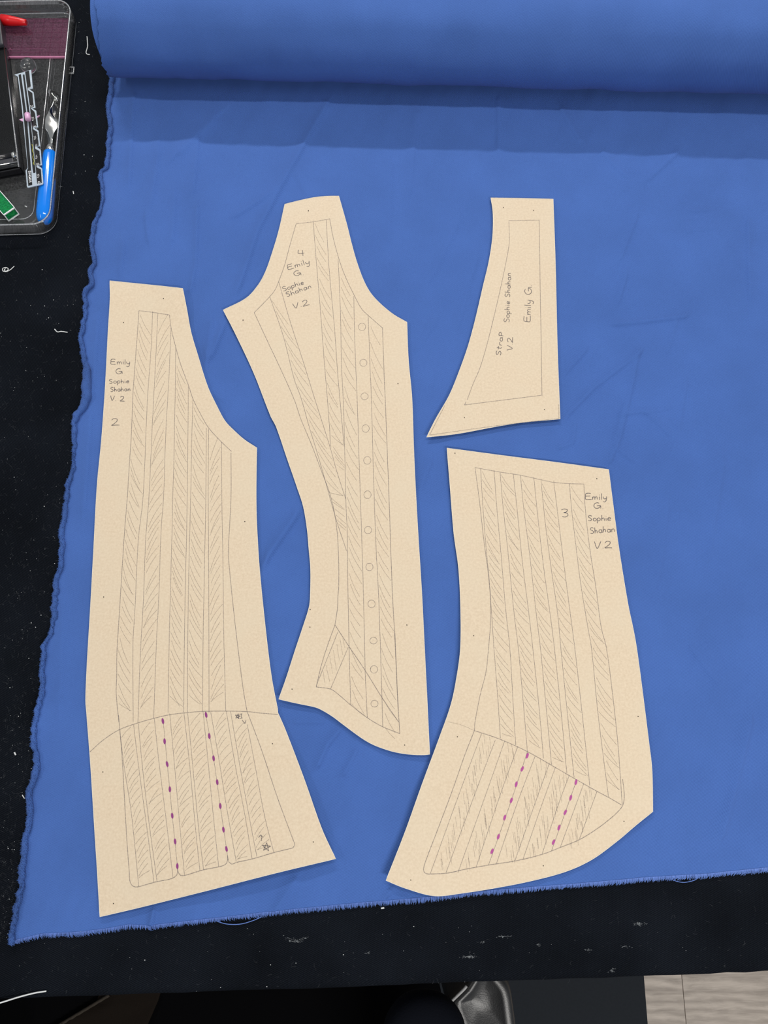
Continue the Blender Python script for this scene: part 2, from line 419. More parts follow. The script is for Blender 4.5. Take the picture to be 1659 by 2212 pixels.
# ------------------------------------------------------------ the blue bolt: roll, laid-out cloth, selvage, frayed edge
LEFT = [(242,150),(242,169),(240,188),(235,227),(233.5,249),(236.6,279),(233.5,318),(232,350),(227,368),(217.5,375),(218,404),(219.4,436),(214.7,459),(205,480),(198,512),(196.6,535),(201.5,554),(202,573),(195,592),(196.6,619),(184,633),(184.4,663),(180,698),(173.6,736),(177.6,760),(184.4,793),(187,831),(181.7,874),(162,907),(160,934),(160,975),(157.3,1010),(147,1044),(143,1075),(139,1113),(133.5,1147),(134,1184),(130,1228),(122,1250),(122,1280),(118,1295),(116.8,1332),(107.5,1373),(96,1395),(93.4,1432),(89,1495),(79,1543),(74,1584),(77.9,1636),(77.5,1666),(65,1703),(62.3,1721),(66.5,1758),(56,1810),(52,1851),(46,1917),(36,1961),(31,1992),(25,2036)]
BOT = [(22,2034),(44,2028),(91,2017),(182,2012),(236,2005),(280,1997),(327,1999),(405,1989),(472,1982),(560,1972),(641,1963),(776,1950),(844,1945),(945,1935),(1059,1923),(1240,1909),(1384,1896),(1529,1887),(1659,1874),(1850,1855)]
lx = np.array([p[0] for p in LEFT]); ly = np.array([p[1] for p in LEFT])
bx_ = np.array([p[0] for p in BOT]); by_ = np.array([p[1] for p in BOT])
CREASE = [ # polyline, sigma px, height m
 ([(706,235),(671,294),(610,405),(560,500),(510,650),(460,770)], 9, .0022),
 ([(463,266),(393,333)], 16, .002), ([(293,212),(287,300),(283,392)], 7, .0013), ([(430,305),(420,415)], 8, .0012),
 ([(429,450),(425,577),(415,628)], 6, .0013), ([(511,471),(555,443),(594,418)], 7, .0013), ([(316,471),(321,521)], 7, .001),
 ([(270,530),(262,600)], 7, .001), ([(380,430),(375,520)], 9, .0012), ([(345,330),(330,440)], 10, .0012),
 ([(1327,705),(1390,699),(1477,688)], 6, .0016), ([(1380,766),(1283,840),(1217,907)], 7, .0015), ([(1264,760),(1217,813)], 6, .0013),
 ([(1352,597),(1335,655)], 6, .0012), ([(1612,486),(1615,641)], 7, .0012), ([(1377,766),(1360,852),(1338,946),(1316,1000)], 8, .0014),
 ([(1331,972),(1362,997)], 5, .001), ([(1346,880),(1331,942)], 6, .0011), ([(1389,896),(1438,887)], 5, .001), ([(1242,923),(1236,960),(1211,969)], 5, .0011), ([(1540,497),(1481,503)], 4, .0007), ([(1460,700),(1440,760)], 6, .0007), ([(1340,560),(1375,470)], 7, .0008), ([(1480,830),(1465,930)], 6, .0007),
 ([(1490,460),(1521,459)], 5, .001), ([(1440,940),(1390,890),(1340,900)], 6, .001), ([(650,1108),(569,1224)], 8, .002), ([(649,1101),(584,1197),(560,1260)], 7, .0015),
 ([(736,1575),(708,1610),(690,1650)], 8, .002), ([(770,1625),(745,1670)], 7, .0014), ([(700,1560),(640,1560)], 8, .001),
 ([(336,1962),(328,2000)], 5, .0022), ([(1211,244),(1250,307)], 8, .0013), ([(1460,336),(1401,390)], 8, .0014), ([(1300,336),(1345,382)], 7, .001),
 ([(900,250),(885,420)], 10, .001), ([(1075,222),(1075,330)], 8, .001), ([(845,360),(840,520)], 12, .001), ([(990,480),(935,600)], 14, .001),
 ([(460,700),(440,830),(470,860)], 9, .0014), ([(520,960),(500,1010)], 8, .001), ([(930,1000),(900,1080)], 9, .001), ([(1440,1100),(1420,1250)], 12, .0008),
 ([(1560,1000),(1530,1200)], 12, .0008), ([(1620,1560),(1560,1800)], 12, .0012), ([(1490,1400),(1540,1470)], 8, .0008), ([(870,1880),(840,1930)], 9, .0015), ([(640,1900),(600,1960)], 10, .0012),
 ([(140,1300),(135,1500)], 16, .0015), ([(215,700),(205,850)], 9, .0013), ([(200,900),(185,1100)], 12, .0014), ([(690,480),(640,380)], 12, .0009), ([(1030,560),(990,700)], 12, .0009), ([(940,700),(900,760)], 10, .001)]
PRESS = [[(237,606),(395,623),(426,763),(470,880),(554,967),(560,1229),(601,1539),(725,1855),(216,1980),(185,1515),(209,1050)],
 [(482,670),(556,613),(612,440),(732,424),(770,566),(801,634),(879,696),(901,1180),(928,1629),(800,1605),(681,1527),(602,1510),(668,1310),(655,1093),(585,900)],
 [(1060,427),(1195,430),(1210,905),(921,944),(1011,747),(1063,500)], [(965,968),(1315,1014),(1368,1360),(1410,1660),(1410,1753),(1330,1815),(1224,1882),(938,1935),(834,1902),(974,1520),(995,1400),(990,1230)]]
def pressed(x, y):
    # 1 on open cloth, falling to 0.2 under the paper pieces that hold the cloth flat
    out = np.ones(x.shape)
    for poly in PRESS:
        ins = np.zeros(x.shape, bool); d = np.full(x.shape, 1e9); n = len(poly)
        for i in range(n):
            (ax, ay), (bx, by) = poly[i - 1], poly[i]; dx, dy = bx - ax, by - ay
            t = np.clip(((x - ax) * dx + (y - ay) * dy) / (dx * dx + dy * dy), 0, 1)
            d = np.minimum(d, np.hypot(x - ax - t * dx, y - ay - t * dy))
            if dy: ins ^= ((ay > y) != (by > y)) & (x < dx * (y - ay) / dy + ax)
        f = np.where(ins, 0.2, np.clip(0.2 + (d - 4) / 14 * 0.8, 0.2, 1)); out = np.minimum(out, f)
    return out
def fabric_z(x, y):
    x = np.asarray(x, float); y = np.asarray(y, float)
    pr = pressed(x, y)
    z = 0.0013 * vnoise(x / 95, y / 130, 0) + 0.0011 * vnoise(x / 30 + y / 90, y / 75, 1) + 0.0008 * vnoise((x + 0.5 * y) / 22, (y - 0.5 * x) / 110, 2)
    for pts, s, h in CREASE:
        # a fold: gentle rise on the far side, steep drop on the side nearer the viewer
        d = np.full(x.shape, 1e9); sg = np.ones(x.shape)
        for i in range(len(pts) - 1):
            ax, ay = pts[i]; bx, by = pts[i + 1]; dx, dy = bx - ax, by - ay
            t = np.clip(((x - ax) * dx + (y - ay) * dy) / (dx * dx + dy * dy), 0, 1)
            dd = np.hypot(x - ax - t * dx, y - ay - t * dy)
            side = dx * (y - ay) - dy * (x - ax)
            if dx < 0: side = -side
            fade = np.clip(np.minimum(t if i == 0 else 1, (1 - t) if i == len(pts) - 2 else 1) * 3, 0, 1)
            cl = dd < d; d = np.where(cl, dd, d); sg = np.where(cl, np.where(side > 0, 0.5, 1.5), sg)
        z = z + 2.2 * h * pr * np.exp(-(d / (s * sg)) ** 1.3)
    return 0.0012 + 0.0075 * np.tanh(z / 0.0075)
bolt = thing('fabric_bolt', 'royal blue twill fabric partly unrolled from its bolt across the black table', 'fabric', (0.1, 0.8, T))
nu, nv = 540, 560
us = np.linspace(0, 1, nu + 1) ; vsn = np.linspace(0, 1, nv + 1)
XR, YT = 1850.0, 105.0
PX = np.zeros((nv + 1, nu + 1)); PY = np.zeros_like(PX)
for j, v in enumerate(vsn):
    x = 30 + us * (XR - 30); y = None
    for it in range(4):
        yb = np.interp(x, bx_, by_); y = yb + (YT - yb) * v
        xl = np.interp(y, ly, lx)
        x = xl + us * (XR - xl)
    PX[j], PY[j] = x, y
ZZ = fabric_z(PX, PY)
V = []
for j in range(nv + 1):
    for i in range(nu + 1):
        p = P(PX[j, i], PY[j, i]); V.append((p.x, p.y, T + ZZ[j, i]))
n1 = nu + 1
Fc = [(j * n1 + i, j * n1 + i + 1, (j + 1) * n1 + i + 1, (j + 1) * n1 + i) for j in range(nv) for i in range(nu)]
mk('laid_out_cloth', V, Fc, M['blue'], parent=bolt, uvs=[(p[0], p[1]) for p in V])

# curled selvage: lumpy tube that follows the left edge
pth = catmull(LEFT, 3.0); cent, rad = [], []
for i, (x, y) in enumerate(pth):
    s = i * 0.35
    r = 0.0019 + 0.0016 * vnoise(i / 22.0, 3.3, 1) + 0.0012 * (vnoise(i / 3.1, 8.1, 2) - 0.5)
    bulge = math.exp(-((y - 840) / 45.0) ** 2) * 0.0022 + math.exp(-((y - 1665) / 25.0) ** 2) * 0.001
    r += bulge
    p = P(x + 4 + bulge * 900, y); z = 0.0016 + r * 0.8 + 0.0012 * vnoise(i / 14.0, 1.0, 4)
    cent.append(Vector((p.x + 0.0022 * (vnoise(i / 3.4, 2.0, 3) - 0.5), p.y, T + z))); rad.append(r)
V, Fc = tube_mesh(cent, rad, 10)
mk('selvage', V, Fc, M['blue_selvage'], parent=bolt)
# nubs of thread on the selvage
parts = []
for i in range(0, len(cent), 1):
    for _ in range(9):
        a = random.uniform(0, 2 * math.pi); r = rad[i]
        d = Vector((math.cos(a), random.uniform(-.7, .7), abs(math.sin(a)) * 0.9))
        p0 = cent[i] + Vector((d.x, 0, d.z)) * r * 0.85; p1 = p0 + d * random.uniform(0.0003, 0.0018)
        parts.append(tube_mesh([p0, p1], [0.00036, 0.00018], 3, False))
o = mk('selvage_fuzz', *join(parts), M['blue_selvage'], parent=bolt); o['kind'] = 'stuff'
# frayed cut edge
parts = []
xx = 26.0
while xx < 1700:
    yb = float(np.interp(xx, bx_, by_)); z0 = float(fabric_z(np.array([xx]), np.array([yb - 2]))[0])
    ln = (5 + 6 * float(vnoise(xx / 60, 0.4, 4)) + random.uniform(-2.5, 3.5))
    lean = 3.5 * (float(vnoise(xx / 25, 7.7, 5)) - 0.5) + random.uniform(-1.8, 1.8)
    a = P(xx, yb - 2); b = P(xx + lean * 0.4, yb + ln * 0.55); c = P(xx + lean, yb + ln)
    zz = random.uniform(0, 0.0009)
    parts.append(tube_mesh([Vector((a.x, a.y, T + z0 + 0.0002)), Vector((b.x, b.y, T + z0 * 0.8 + 0.0006 + zz)), Vector((c.x, c.y, T + 0.0007 + zz * 1.3))], [0.00034, 0.0003, 0.00012], 3, False))
    xx += random.uniform(0.7, 1.5)
o = mk('frayed_edge', *join(parts), M['blue_fringe'], parent=bolt); o['kind'] = 'stuff'
def loose(parent, pts, r, m, name='loose_thread', h=0.0016, n=5, step=4):
    path = [Vector(P(x, y, h)) for x, y in catmull(pts, step)]
    return mk(name, *tube_mesh(path, r, n), m, parent=parent)
loose(bolt, [(468,1990),(490,1996),(520,1996),(548,1988),(566,1980)], 0.00035, M['blue_fringe'])
loose(bolt, [(1440,1890),(1452,1900),(1475,1906),(1498,1902),(1512,1894)], 0.00035, M['blue_fringe'])

# the roll
R = 0.057
aL = Vector((-0.351, 0.8346, T + R + 0.002)); aR = Vector((0.80, 0.8346 - 0.0312 * 1.157, T + R + 0.002))
ax = (aR - aL).normalized(); ay = Vector((-ax.y, ax.x, 0)); LEN = (aR - aL).length
na, nl = 120, 260
V, Fc = [], []
for j in range(na + 1):
    th = 2 * math.pi * j / na - math.pi * 0.5      # starts and ends underneath
    c, s = math.cos(th), math.sin(th)
    th += 10
    le = 0.012 * (float(vnoise(th * 2.1 + 0.4, 1.7, 0)) - 0.5) + 0.005 * (float(vnoise(th * 9, 4.2, 1)) - 0.5) + 0.002 * (float(vnoise(th * 40, 9.2, 3)) - 0.5)
    le += 0.014 * max(0.0, s)
    for i in range(nl + 1):
        t = i / nl; l = le * (1 - min(1, t * 12)) + t * LEN
        rr = R + 0.0022 * (float(vnoise(l * 26 + 0.25 * math.sin(th * 2), th * 1.1, 1)) - 0.5) + 0.0016 * (float(vnoise(l * 9, th * 2.3, 2)) - 0.5) + 0.0012 * (float(vnoise(l * 60, th * 1.6, 4)) - 0.5)
        if i == 0: rr -= 0.0006
        V.append(aL + ax * l - ay * (c * rr) + Vector((0, 0, max(s * rr, -R + 0.0005))))
UVR = [(-(i / nl) * LEN, R * 2 * math.pi * j / na) for j in range(na + 1) for i in range(nl + 1)]
n1 = nl + 1
for j in range(na):
    for i in range(nl): Fc.append((j * n1 + i, j * n1 + i + 1, (j + 1) * n1 + i + 1, (j + 1) * n1 + i))
mk('roll', V, Fc, M['blue'], parent=bolt, uvs=UVR)
# inner turns seen at the roll's end and the cardboard core
V, Fc = [], []; turns, seg = 14, 40
for q in range(turns * seg + 1):
    th = 2 * math.pi * q / seg; rr = 0.024 + (R - 0.0265) * q / (turns * seg)
    wob = 0.004 * (float(vnoise(th * 1.3, 2.2, 5)) - 0.5)
    for l in (0.002 + wob, LEN):
        V.append(aL + ax * l - ay * (math.cos(th) * rr) + Vector((0, 0, math.sin(th) * rr)))
for q in range(turns * seg): Fc.append((2 * q, 2 * q + 1, 2 * q + 3, 2 * q + 2))
mk('inner_turns', V, Fc, M['blue'], parent=bolt, uvs=[(k % 2, k * .005) for k in range(len(V))])
V, Fc = [], []
for q in range(40):
    th = 2 * math.pi * q / 40
    for rr, l in ((0.0225, 0.004), (0.0225, LEN), (0.019, LEN), (0.019, 0.004)):
        V.append(aL + ax * l - ay * (math.cos(th) * rr) + Vector((0, 0, math.sin(th) * rr)))
for q in range(40):
    q2 = (q + 1) % 40
    for e in range(4): Fc.append((4 * q + e, 4 * q2 + e, 4 * q2 + (e + 1) % 4, 4 * q + (e + 1) % 4))
mk('cardboard_core', V, Fc, M['card'], parent=bolt)

# ------------------------------------------------------------ paper pattern pieces
BASE = 0.0068; THICK = 0.00032
def inside(pt, poly):
    x, y = pt; c = False; n = len(poly); j = n - 1
    for i in range(n):
        xi, yi = poly[i]; xj, yj = poly[j]
        if (yi > y) != (yj > y) and x < (xj - xi) * (y - yi) / (yj - yi) + xi: c = not c
        j = i
    return c
class Paper:
    def __init__(s, label, runs, lifts, seed, creases=()):
        s.lifts = lifts; s.seed = seed; s.creases = creases
        out = []
        for r in runs:
            sm = catmull(r, 9.0)
            out += sm[:-1]
        s.outline = out
        xs = [p[0] for p in out]; ys = [p[1] for p in out]
        c = P(sum(xs) / len(xs), sum(ys) / len(ys), BASE)
        s.root = thing('pattern_piece', label, 'pattern piece', c, 'brown paper pattern pieces')
        pts = list(out); ne = len(out); g = 14.0
        edges = [(i, (i + 1) % ne) for i in range(ne)]
        y = min(ys); row = 0
        arr = np.array(out)
        while y < max(ys):
            x = min(xs) + (g / 2 if row % 2 else 0)
            while x < max(xs):
                if inside((x, y), out) and np.min(np.hypot(arr[:, 0] - x, arr[:, 1] - y)) > g * 0.55: pts.append((x, y))
                x += g
            y += g; row += 1
        vo, eo, fo, ov, oe, of = delaunay_2d_cdt([Vector(p) for p in pts], edges, [list(range(ne))], 1, 1e-6)
        W = [P(v.x, v.y, s.z(v.x, v.y)) for v in vo]
        n = len(W); faces = []
        for f in fo:
            a, b, c = (W[i] for i in f[:3])
            faces.append(tuple(f) if (b - a).cross(c - a).z > 0 else tuple(reversed(f)))
        top = len(faces)
        V = W + [v - Vector((0, 0, THICK)) for v in W] + W + [v - Vector((0, 0, THICK)) for v in W]
        cnt = {}
        for f in faces:
            for i in range(3):
                a, b = f[i], f[(i + 1) % 3]; cnt[(a, b)] = 1
        side = [(a, b) for (a, b) in cnt if (b, a) not in cnt]
        faces2 = faces + [tuple(i + n for i in reversed(f)) for f in faces] + [(a + 3 * n, b + 3 * n, b + 2 * n, a + 2 * n) for a, b in side]
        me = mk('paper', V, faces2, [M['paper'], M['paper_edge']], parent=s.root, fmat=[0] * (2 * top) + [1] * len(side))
        cl_ = out + out[:2]
        cxm, cym = sum(xs) / len(xs), sum(ys) / len(ys)
        s.strokes('edge_halo', [cl_], 0.0006, M['paper_edge'], smooth=False, lift=0.00012)  # pale ribbon added on top of the outline, imitating a bright sharpening halo
        # crisp edge between sheet and cut side
        sm = [True] * (2 * top) + [False] * len(side)
        me.data.polygons.foreach_set('use_smooth', sm)
    def z(s, x, y):
        z = BASE + 0.0007 * (float(vnoise(x / 150 + s.seed, y / 170, s.seed)) - 0.5)
        for lx_, ly_, sg, h in s.lifts: z += h * math.exp(-((x - lx_) ** 2 + (y - ly_) ** 2) / (sg * sg))
        for x0, y0, x1, y1, sg, h in s.creases:
            yy = y0 + (y1 - y0) * (x - x0) / (x1 - x0); z += h * math.exp(-abs(y - yy) / sg)
        return z
    def strokes(s, name, lines, width, m, step=8.0, smooth=True, lift=0.00022):
        V, Fc = [], []
        for ln in lines:
            pts = catmull(ln, step) if smooth else ln
            W = [P(x, y, s.z(x, y) + lift) for x, y in pts]
            k0 = len(V); k = len(W)
            for i, p in enumerate(W):
                t = W[min(i + 1, k - 1)] - W[max(i - 1, 0)]; nrm = Vector((-t.y, t.x, 0))
                if nrm.length < 1e-9: nrm = Vector((1, 0, 0))
                nrm.normalize(); V += [p - nrm * width / 2, p + nrm * width / 2]
            for i in range(k - 1): Fc.append((k0 + 2 * i, k0 + 2 * i + 2, k0 + 2 * i + 3, k0 + 2 * i + 1))
        return mk(name, V, Fc, m, parent=s.root)
    def line(s, name, pts, width=0.00055, m='pencil'):
        return s.strokes(name, [pts], width, M[m])
    def hatch(s, left, right, y0, y1, kind, gap=21.0, drop=48.0, name='hatching'):
        la = np.array(catmull(left, 6)); ra = np.array(catmull(right, 6))
        def at(a, y): return float(np.interp(y, a[:, 1], a[:, 0]))
        lines = []; y = y0
        while y < y1:
            d = drop * random.uniform(0.75, 1.2); s0 = random.uniform(0.05, 0.16); s1 = random.uniform(0.72, 0.96)
            ya, yb = y, min(y + d, y1 + 6)
            def pt(f, yy):
                xl, xr = at(la, yy), at(ra, yy); return (xl + (xr - xl) * f, yy)
            ym = ya + (yb - ya) * 0.5
            if kind == 'b':   # falls to the right, sagging
                lines.append([pt(s0, ya), pt(s0 + (s1 - s0) * 0.42, ym), pt(s1, yb)])
            elif kind == 'f': # rises to the right, bowed
                lines.append([pt(s1, ya), pt(s0 + (s1 - s0) * 0.42, ym), pt(s0, yb)])
            y += gap * random.uniform(0.72, 1.25)
        if lines: return s.strokes(name, lines, 0.0004, M['pencil_light'], 9)
    def hatchv(s, left, right, n, gap, vec, name='hatching'):
        la = np.array(catmull(left, 6)); ra = np.array(catmull(right, 6)); lines = []
        for i in range(n):
            t = (i + 0.4) / n * 0.93
            a = la[int(t * (len(la) - 1))]; b = ra[int(t * (len(ra) - 1))]
            for q in range(2):
                f = random.uniform(0.15, 0.85); p = a + (b - a) * f
                lines.append([tuple(p), tuple(p + np.array(vec) * random.uniform(0.6, 1.1) * 0.5), tuple(p + np.array(vec) * random.uniform(0.9, 1.15))])
        return s.strokes(name, lines, 0.0003, M['pencil_light'], 9)
    def text(s, txt, a, b, cap, width=0.00068, m='pencil_dark'):
        lines = lay_text(txt, a, b, cap, jitter=0.02)
        return s.strokes('handwriting', lines, width, M[m], 1.5)
    def dot(s, x, y, r=1.15):
        W = [P(x + r * math.cos(q * math.pi / 4), y + r * math.sin(q * math.pi / 4), s.z(x, y) + 0.00025) for q in range(8)]
        return mk('pin_hole', W, [tuple(range(7, -1, -1))], M['pinhole'], parent=s.root, smooth=False)
    def ring(s, x, y, r):
        k = 22; e = random.uniform(0.92, 1.08); ph = random.uniform(0, 6)
        pts = [(x + r * math.cos(ph + 2 * math.pi * i / k), y + r * e * math.sin(ph + 2 * math.pi * i / k)) for i in range(k + 2)]
        return s.strokes('eyelet_circle', [pts], 0.00045, M['pencil'], 4)
    def dash(s, x, y, ang, ln=13, wd=5.5):
        ca, sa = math.cos(ang), math.sin(ang); W = []
        for q in range(12):
            t = 2 * math.pi * q / 12; u = math.cos(t) * ln / 2; v = math.sin(t) * wd / 2
            X, Y = x + u * ca - v * sa, y + u * sa + v * ca; W.append(P(X, Y, s.z(X, Y) + 0.0003))
        W.reverse()
        return mk('purple_mark', W, [tuple(range(12))], M['magenta' if s.seed == 4 else 'purple'], parent=s.root, smooth=False)
    def dashes(s, pts):
        for i, (x, y) in enumerate(pts):
            a, b = pts[max(i - 1, 0)], pts[min(i + 1, len(pts) - 1)]
            s.dash(x, y, math.atan2(b[1] - a[1], b[0] - a[0]) + random.uniform(-.1, .1))

def circ(cx, cy, rx, ry, a0=0, a1=360, n=12):
    return [(cx + rx * math.cos(math.radians(a0 + (a1 - a0) * i / n)), cy + ry * math.sin(math.radians(a0 + (a1 - a0) * i / n))) for i in range(n + 1)]
GLY = {  # stroke letters: (advance, strokes), cap height 1
 'E': (.68, [[(.5, .97), (.2, 1), (.03, .9), (0, .5), (0, .08), (.2, 0), (.58, .02)], [(.02, .52), (.45, .55)]]),
 'm': (.66, [[(0, .5), (.03, .25), (.03, 0)], [(.03, .3), (.14, .5), (.24, .42), (.25, 0)], [(.25, .3), (.37, .5), (.48, .42), (.5, .02)]]),
 'i': (.2, [[(.02, .5), (.03, 0)], [(.03, .72), (.05, .77)]]), 'l': (.2, [[(.03, 1), (.03, 0)]]),
 'y': (.48, [[(0, .5), (.04, .2), (.16, .1), (.3, .22)], [(.34, .52), (.31, .1), (.25, -.3), (.1, -.42), (.0, -.3)]]),
 'G': (.78, [[(.48, .92), (.28, 1), (.06, .78), (0, .42), (.14, .06), (.38, .03), (.55, .25), (.58, .45)], [(.28, .45), (.62, .46), (.64, .0)]]),
 '.': (.22, [[(.04, 0), (.07, .05)]]), ' ': (.4, []),
 'S': (.58, [[(.44, .86), (.3, 1), (.08, .92), (.06, .68), (.3, .5), (.42, .26), (.28, .02), (.02, .08)]]),
 'o': (.5, [circ(.2, .26, .19, .26, 90, 450)]),
 'p': (.5, [[(.02, .52), (.02, .0), (.0, -.42)], [(.02, .36), (.14, .54), (.32, .44), (.34, .2), (.2, .0), (.03, .1)]]),
 'h': (.5, [[(.03, 1), (.02, .5), (.02, 0)], [(.02, .28), (.14, .5), (.28, .44), (.31, .02)]]),
 'e': (.48, [[(.03, .28), (.34, .32), (.3, .5), (.12, .52), (.02, .28), (.1, .03), (.34, .06)]]),
 'a': (.54, [circ(.19, .25, .18, .25, 20, 380), [(.38, .5), (.37, .2), (.43, 0)]]),
 'n': (.5, [[(.02, .5), (.03, 0)], [(.03, .3), (.16, .52), (.3, .44), (.33, .02)]]),
 't': (.42, [[(.15, .95), (.14, .1), (.22, 0)], [(0, .62), (.32, .64)]]), 'r': (.4, [[(.02, .5), (.03, 0)], [(.03, .3), (.14, .5), (.3, .48)]]),
 'P': (.5, [[(.03, .85), (.03, -.05)], [(.03, .82), (.26, .84), (.36, .6), (.24, .42), (.04, .4)]]),
 'V': (.66, [[(0, 1), (.22, 0), (.52, 1)]]), 'v': (.5, [[(0, .7), (.18, 0), (.42, .72)]]),
 '1': (.3, [[(0, .8), (.12, 1), (.12, 0)]]), '2': (.62, [[(.02, .8), (.18, 1), (.42, .92), (.42, .65), (.22, .3), (0, .02), (.25, .04), (.58, .02)]]),
 '3': (.6, [[(.04, .88), (.24, 1), (.45, .86), (.36, .62), (.2, .55), (.42, .46), (.48, .2), (.3, 0), (.1, .06)]]),
 '4': (.62, [[(.1, 1), (.03, .5), (.1, .42), (.56, .44)], [(.42, .9), (.42, 0)]]),
 '5': (.55, [[(.42, 1), (.08, 1), (.05, .58), (.3, .62), (.44, .34), (.3, .02), (.02, .06)]]), '6': (.55, [[(.38, .98), (.12, .7), (.02, .3), (.2, 0), (.42, .2), (.3, .5), (.06, .36)]]),
 'I': (.24, [[(.06, 1), (.06, 0)]]), 'N': (.66, [[(.03, 0), (.03, 1)], [(.03, 1), (.48, 0)], [(.48, 0), (.48, 1)]]),
 'R': (.62, [[(.03, 0), (.03, 1)], [(.03, 1), (.36, .98), (.42, .74), (.32, .54), (.04, .5)], [(.22, .5), (.48, 0)]]),
}
def lay_text(txt, a, b, cap, jitter=0.0):
    adv = sum(GLY[c][0] for c in txt); d = np.array(b, float) - np.array(a, float); L = np.linalg.norm(d); d = d / L
    up = np.array((d[1], -d[0])); sx = L / adv; x = 0; out = []
    for c in txt:
        w_, st_ = GLY[c]; jy = random.uniform(-jitter, jitter) * 2; sc = 1 + random.uniform(-jitter, jitter) * 3
        for s in st_:
            out.append([tuple(np.array(a) + d * (x + p[0] * sx * sc) + up * (p[1] * sc + jy) * cap) for p in s])
        x += w_ * sx
    return out
def upto(line, y0, y1):
    return [p for p in line if y0 - 1 <= p[1] <= y1 + 1]

# ---- piece 2
p2 = Paper('longest brown paper pattern piece, numbered 2, beside the frayed left edge of the blue fabric',
 [A_((253,100),(450,120),(650,140),(847,162)),
  A_((847,162),(880,330),(915,520),(965,690),(1050,960),(1130,1130),(1190,1240),(1260,1315),(1350,1395),(1450,1460)),
  A_((1450,1460),(1446,1700)) + B_((1325,120),(1330,300),(1350,620),(1395,1070),(1440,1430),(1490,1690)),
  C_((1252,115),(1300,225),(1420,540),(1530,850),(1615,1033)),
  C_((1615,1033),(1250,1120),(800,1235),(400,1335),(133,1398)),
  C_((133,1398),(118,1130),(100,850),(75,450),(50,120)) + B_((52,1600),(62,1340),(85,950),(110,500),(137,0)) + A_((185,1400),(215,980),(240,500),(255,250),(253,100))],
 [(395, 630, 60, .004), (640, 1880, 150, .0065), (450, 1925, 130, .004), (237, 610, 50, .0015), (660, 1700, 90, .003), (215, 1980, 40, .001)], 1)
left2u = A_((490,343),(480,500),(462,740),(440,1050),(430,1330),(412,1600),(396,1860)) + B_((345,300),(325,600),(300,1000),(285,1250),(283,1420),(280,1550),(300,1763))
right2u = A_((740,378),(750,470),(790,640),(830,780),(895,955),(930,1060),(1000,1200),(1060,1300),(1160,1410),(1245,1490))
right2d = A_((1240,1500),(1240,1860)) + B_((1120,420),(1118,520),(1135,720),(1170,1050),(1205,1340),(1230,1530),(1258,1690))
p2.line('stitch_line', left2u); p2.line('stitch_line', A_((490,343),(600,356),(640,362),(740,378))); p2.line('stitch_line', right2u); p2.line('stitch_line', right2d)
p2.line('stitch_line', C_((250,130),(258,220),(275,430),(290,700),(305,950),(318,1120),(320,1165),(332,1198),(355,1211),(380,1209)))
p2.line('waist_line', C_((70,362),(150,290),(255,222),(370,180),(475,150),(570,128),(660,117),(775,107),(925,105),(1055,108),(1150,118),(1252,126)))
p2.line('stitch_line', C_((1062,115),(1150,350),(1250,650),(1350,920),(1358,946),(1345,966)))
p2.line('stitch_line', C_((1345,966),(1227,995),(1090,1035),(990,1057),(962,1068),(945,1055),(935,1010)))
p2.line('stitch_line', C_((935,1010),(932,1058),(905,1078),(785,1103),(668,1138),(640,1138),(627,1122),(622,1095)))
p2.line('stitch_line', C_((622,1095),(617,1135),(585,1158),(490,1178),(380,1209)))
p2.line('crease_line', C_((530,155),(560,470),(590,780),(622,1095)), .0004); p2.line('crease_line', C_((795,108),(848,402),(890,702),(935,1010)), .0004)
U2 = [A_((602,350),(590,640),(560,1060),(524,1860)) + B_((445,400),(420,920),(405,1180),(407,1763)),
 A_((645,360),(630,680),(600,1260),(572,1860)) + B_((500,400),(483,850),(460,1260),(442,1763)),
 A_((752,480),(735,880),(710,1320),(691,1860)) + B_((615,330),(598,820),(580,1170),(560,1735)),
 A_((790,640),(785,1040),(775,1560),(766,1860)) + B_((695,400),(683,850),(675,1180),(667,1690)),
 A_((893,960),(890,1280),(884,1860)) + B_((803,450),(792,950),(783,1690)),
 A_((930,1065),(918,1500),(912,1860)) + B_((825,500),(815,1060),(812,1690)),
 A_((1040,1300),(1035,1860)) + B_((942,450),(930,1060),(923,1680)),
 A_((1057,1305),(1055,1860)) + B_((970,600),(973,1690)),
 A_((1163,1415),(1165,1860)) + B_((1075,450),(1083,1100),(1098,1680))]
for l in U2: p2.line('channel_line', l, .00045)
p2.hatch(left2u, U2[0], 680, 1530, 'b'); p2.hatch(U2[1], U2[2], 680, 1525, 'f'); p2.hatch(U2[3], U2[4], 790, 1520, 'b', 19)
p2.hatch(U2[5], U2[6], 880, 1515, 'b', 19); p2.hatch(U2[7], U2[8], 945, 1510, 'f', 20)
L2 = [C_((258,222),(285,450),(330,740),(378,1210)), C_((345,190),(375,440),(430,850),(473,1180)), C_((375,185),(400,450),(445,830),(492,1172)), C_((475,150),(505,430),(550,790),(593,1155)),
 C_((572,120),(600,420),(635,820),(665,1138)), C_((662,118),(700,470),(735,850),(762,1108)), C_((685,118),(715,430),(755,850),(785,1103)), C_((782,108),(815,440),(850,800),(880,1085)),
 C_((830,110),(880,400),(935,740),(990,1050)), C_((928,105),(985,450),(1045,760),(1090,1035)), C_((955,108),(1010,430),(1070,760),(1120,1020)), C_((1060,190),(1115,480),(1170,770),(1227,995))]
for l in L2: p2.line('channel_line', l, .00042)
for a, b, y0, y1 in ((0,1,1570,1890),(2,3,1560,1885),(4,5,1545,1875),(6,7,1540,1865),(8,9,1540,1850),(10,11,1560,1830)):
    p2.hatch(L2[a], L2[b], y0, y1, 'f', 14, 30)
p2.dashes(C_((529,168),(540,295),(556,438),(573,597),(588,763),(606,925),(620,1080)))
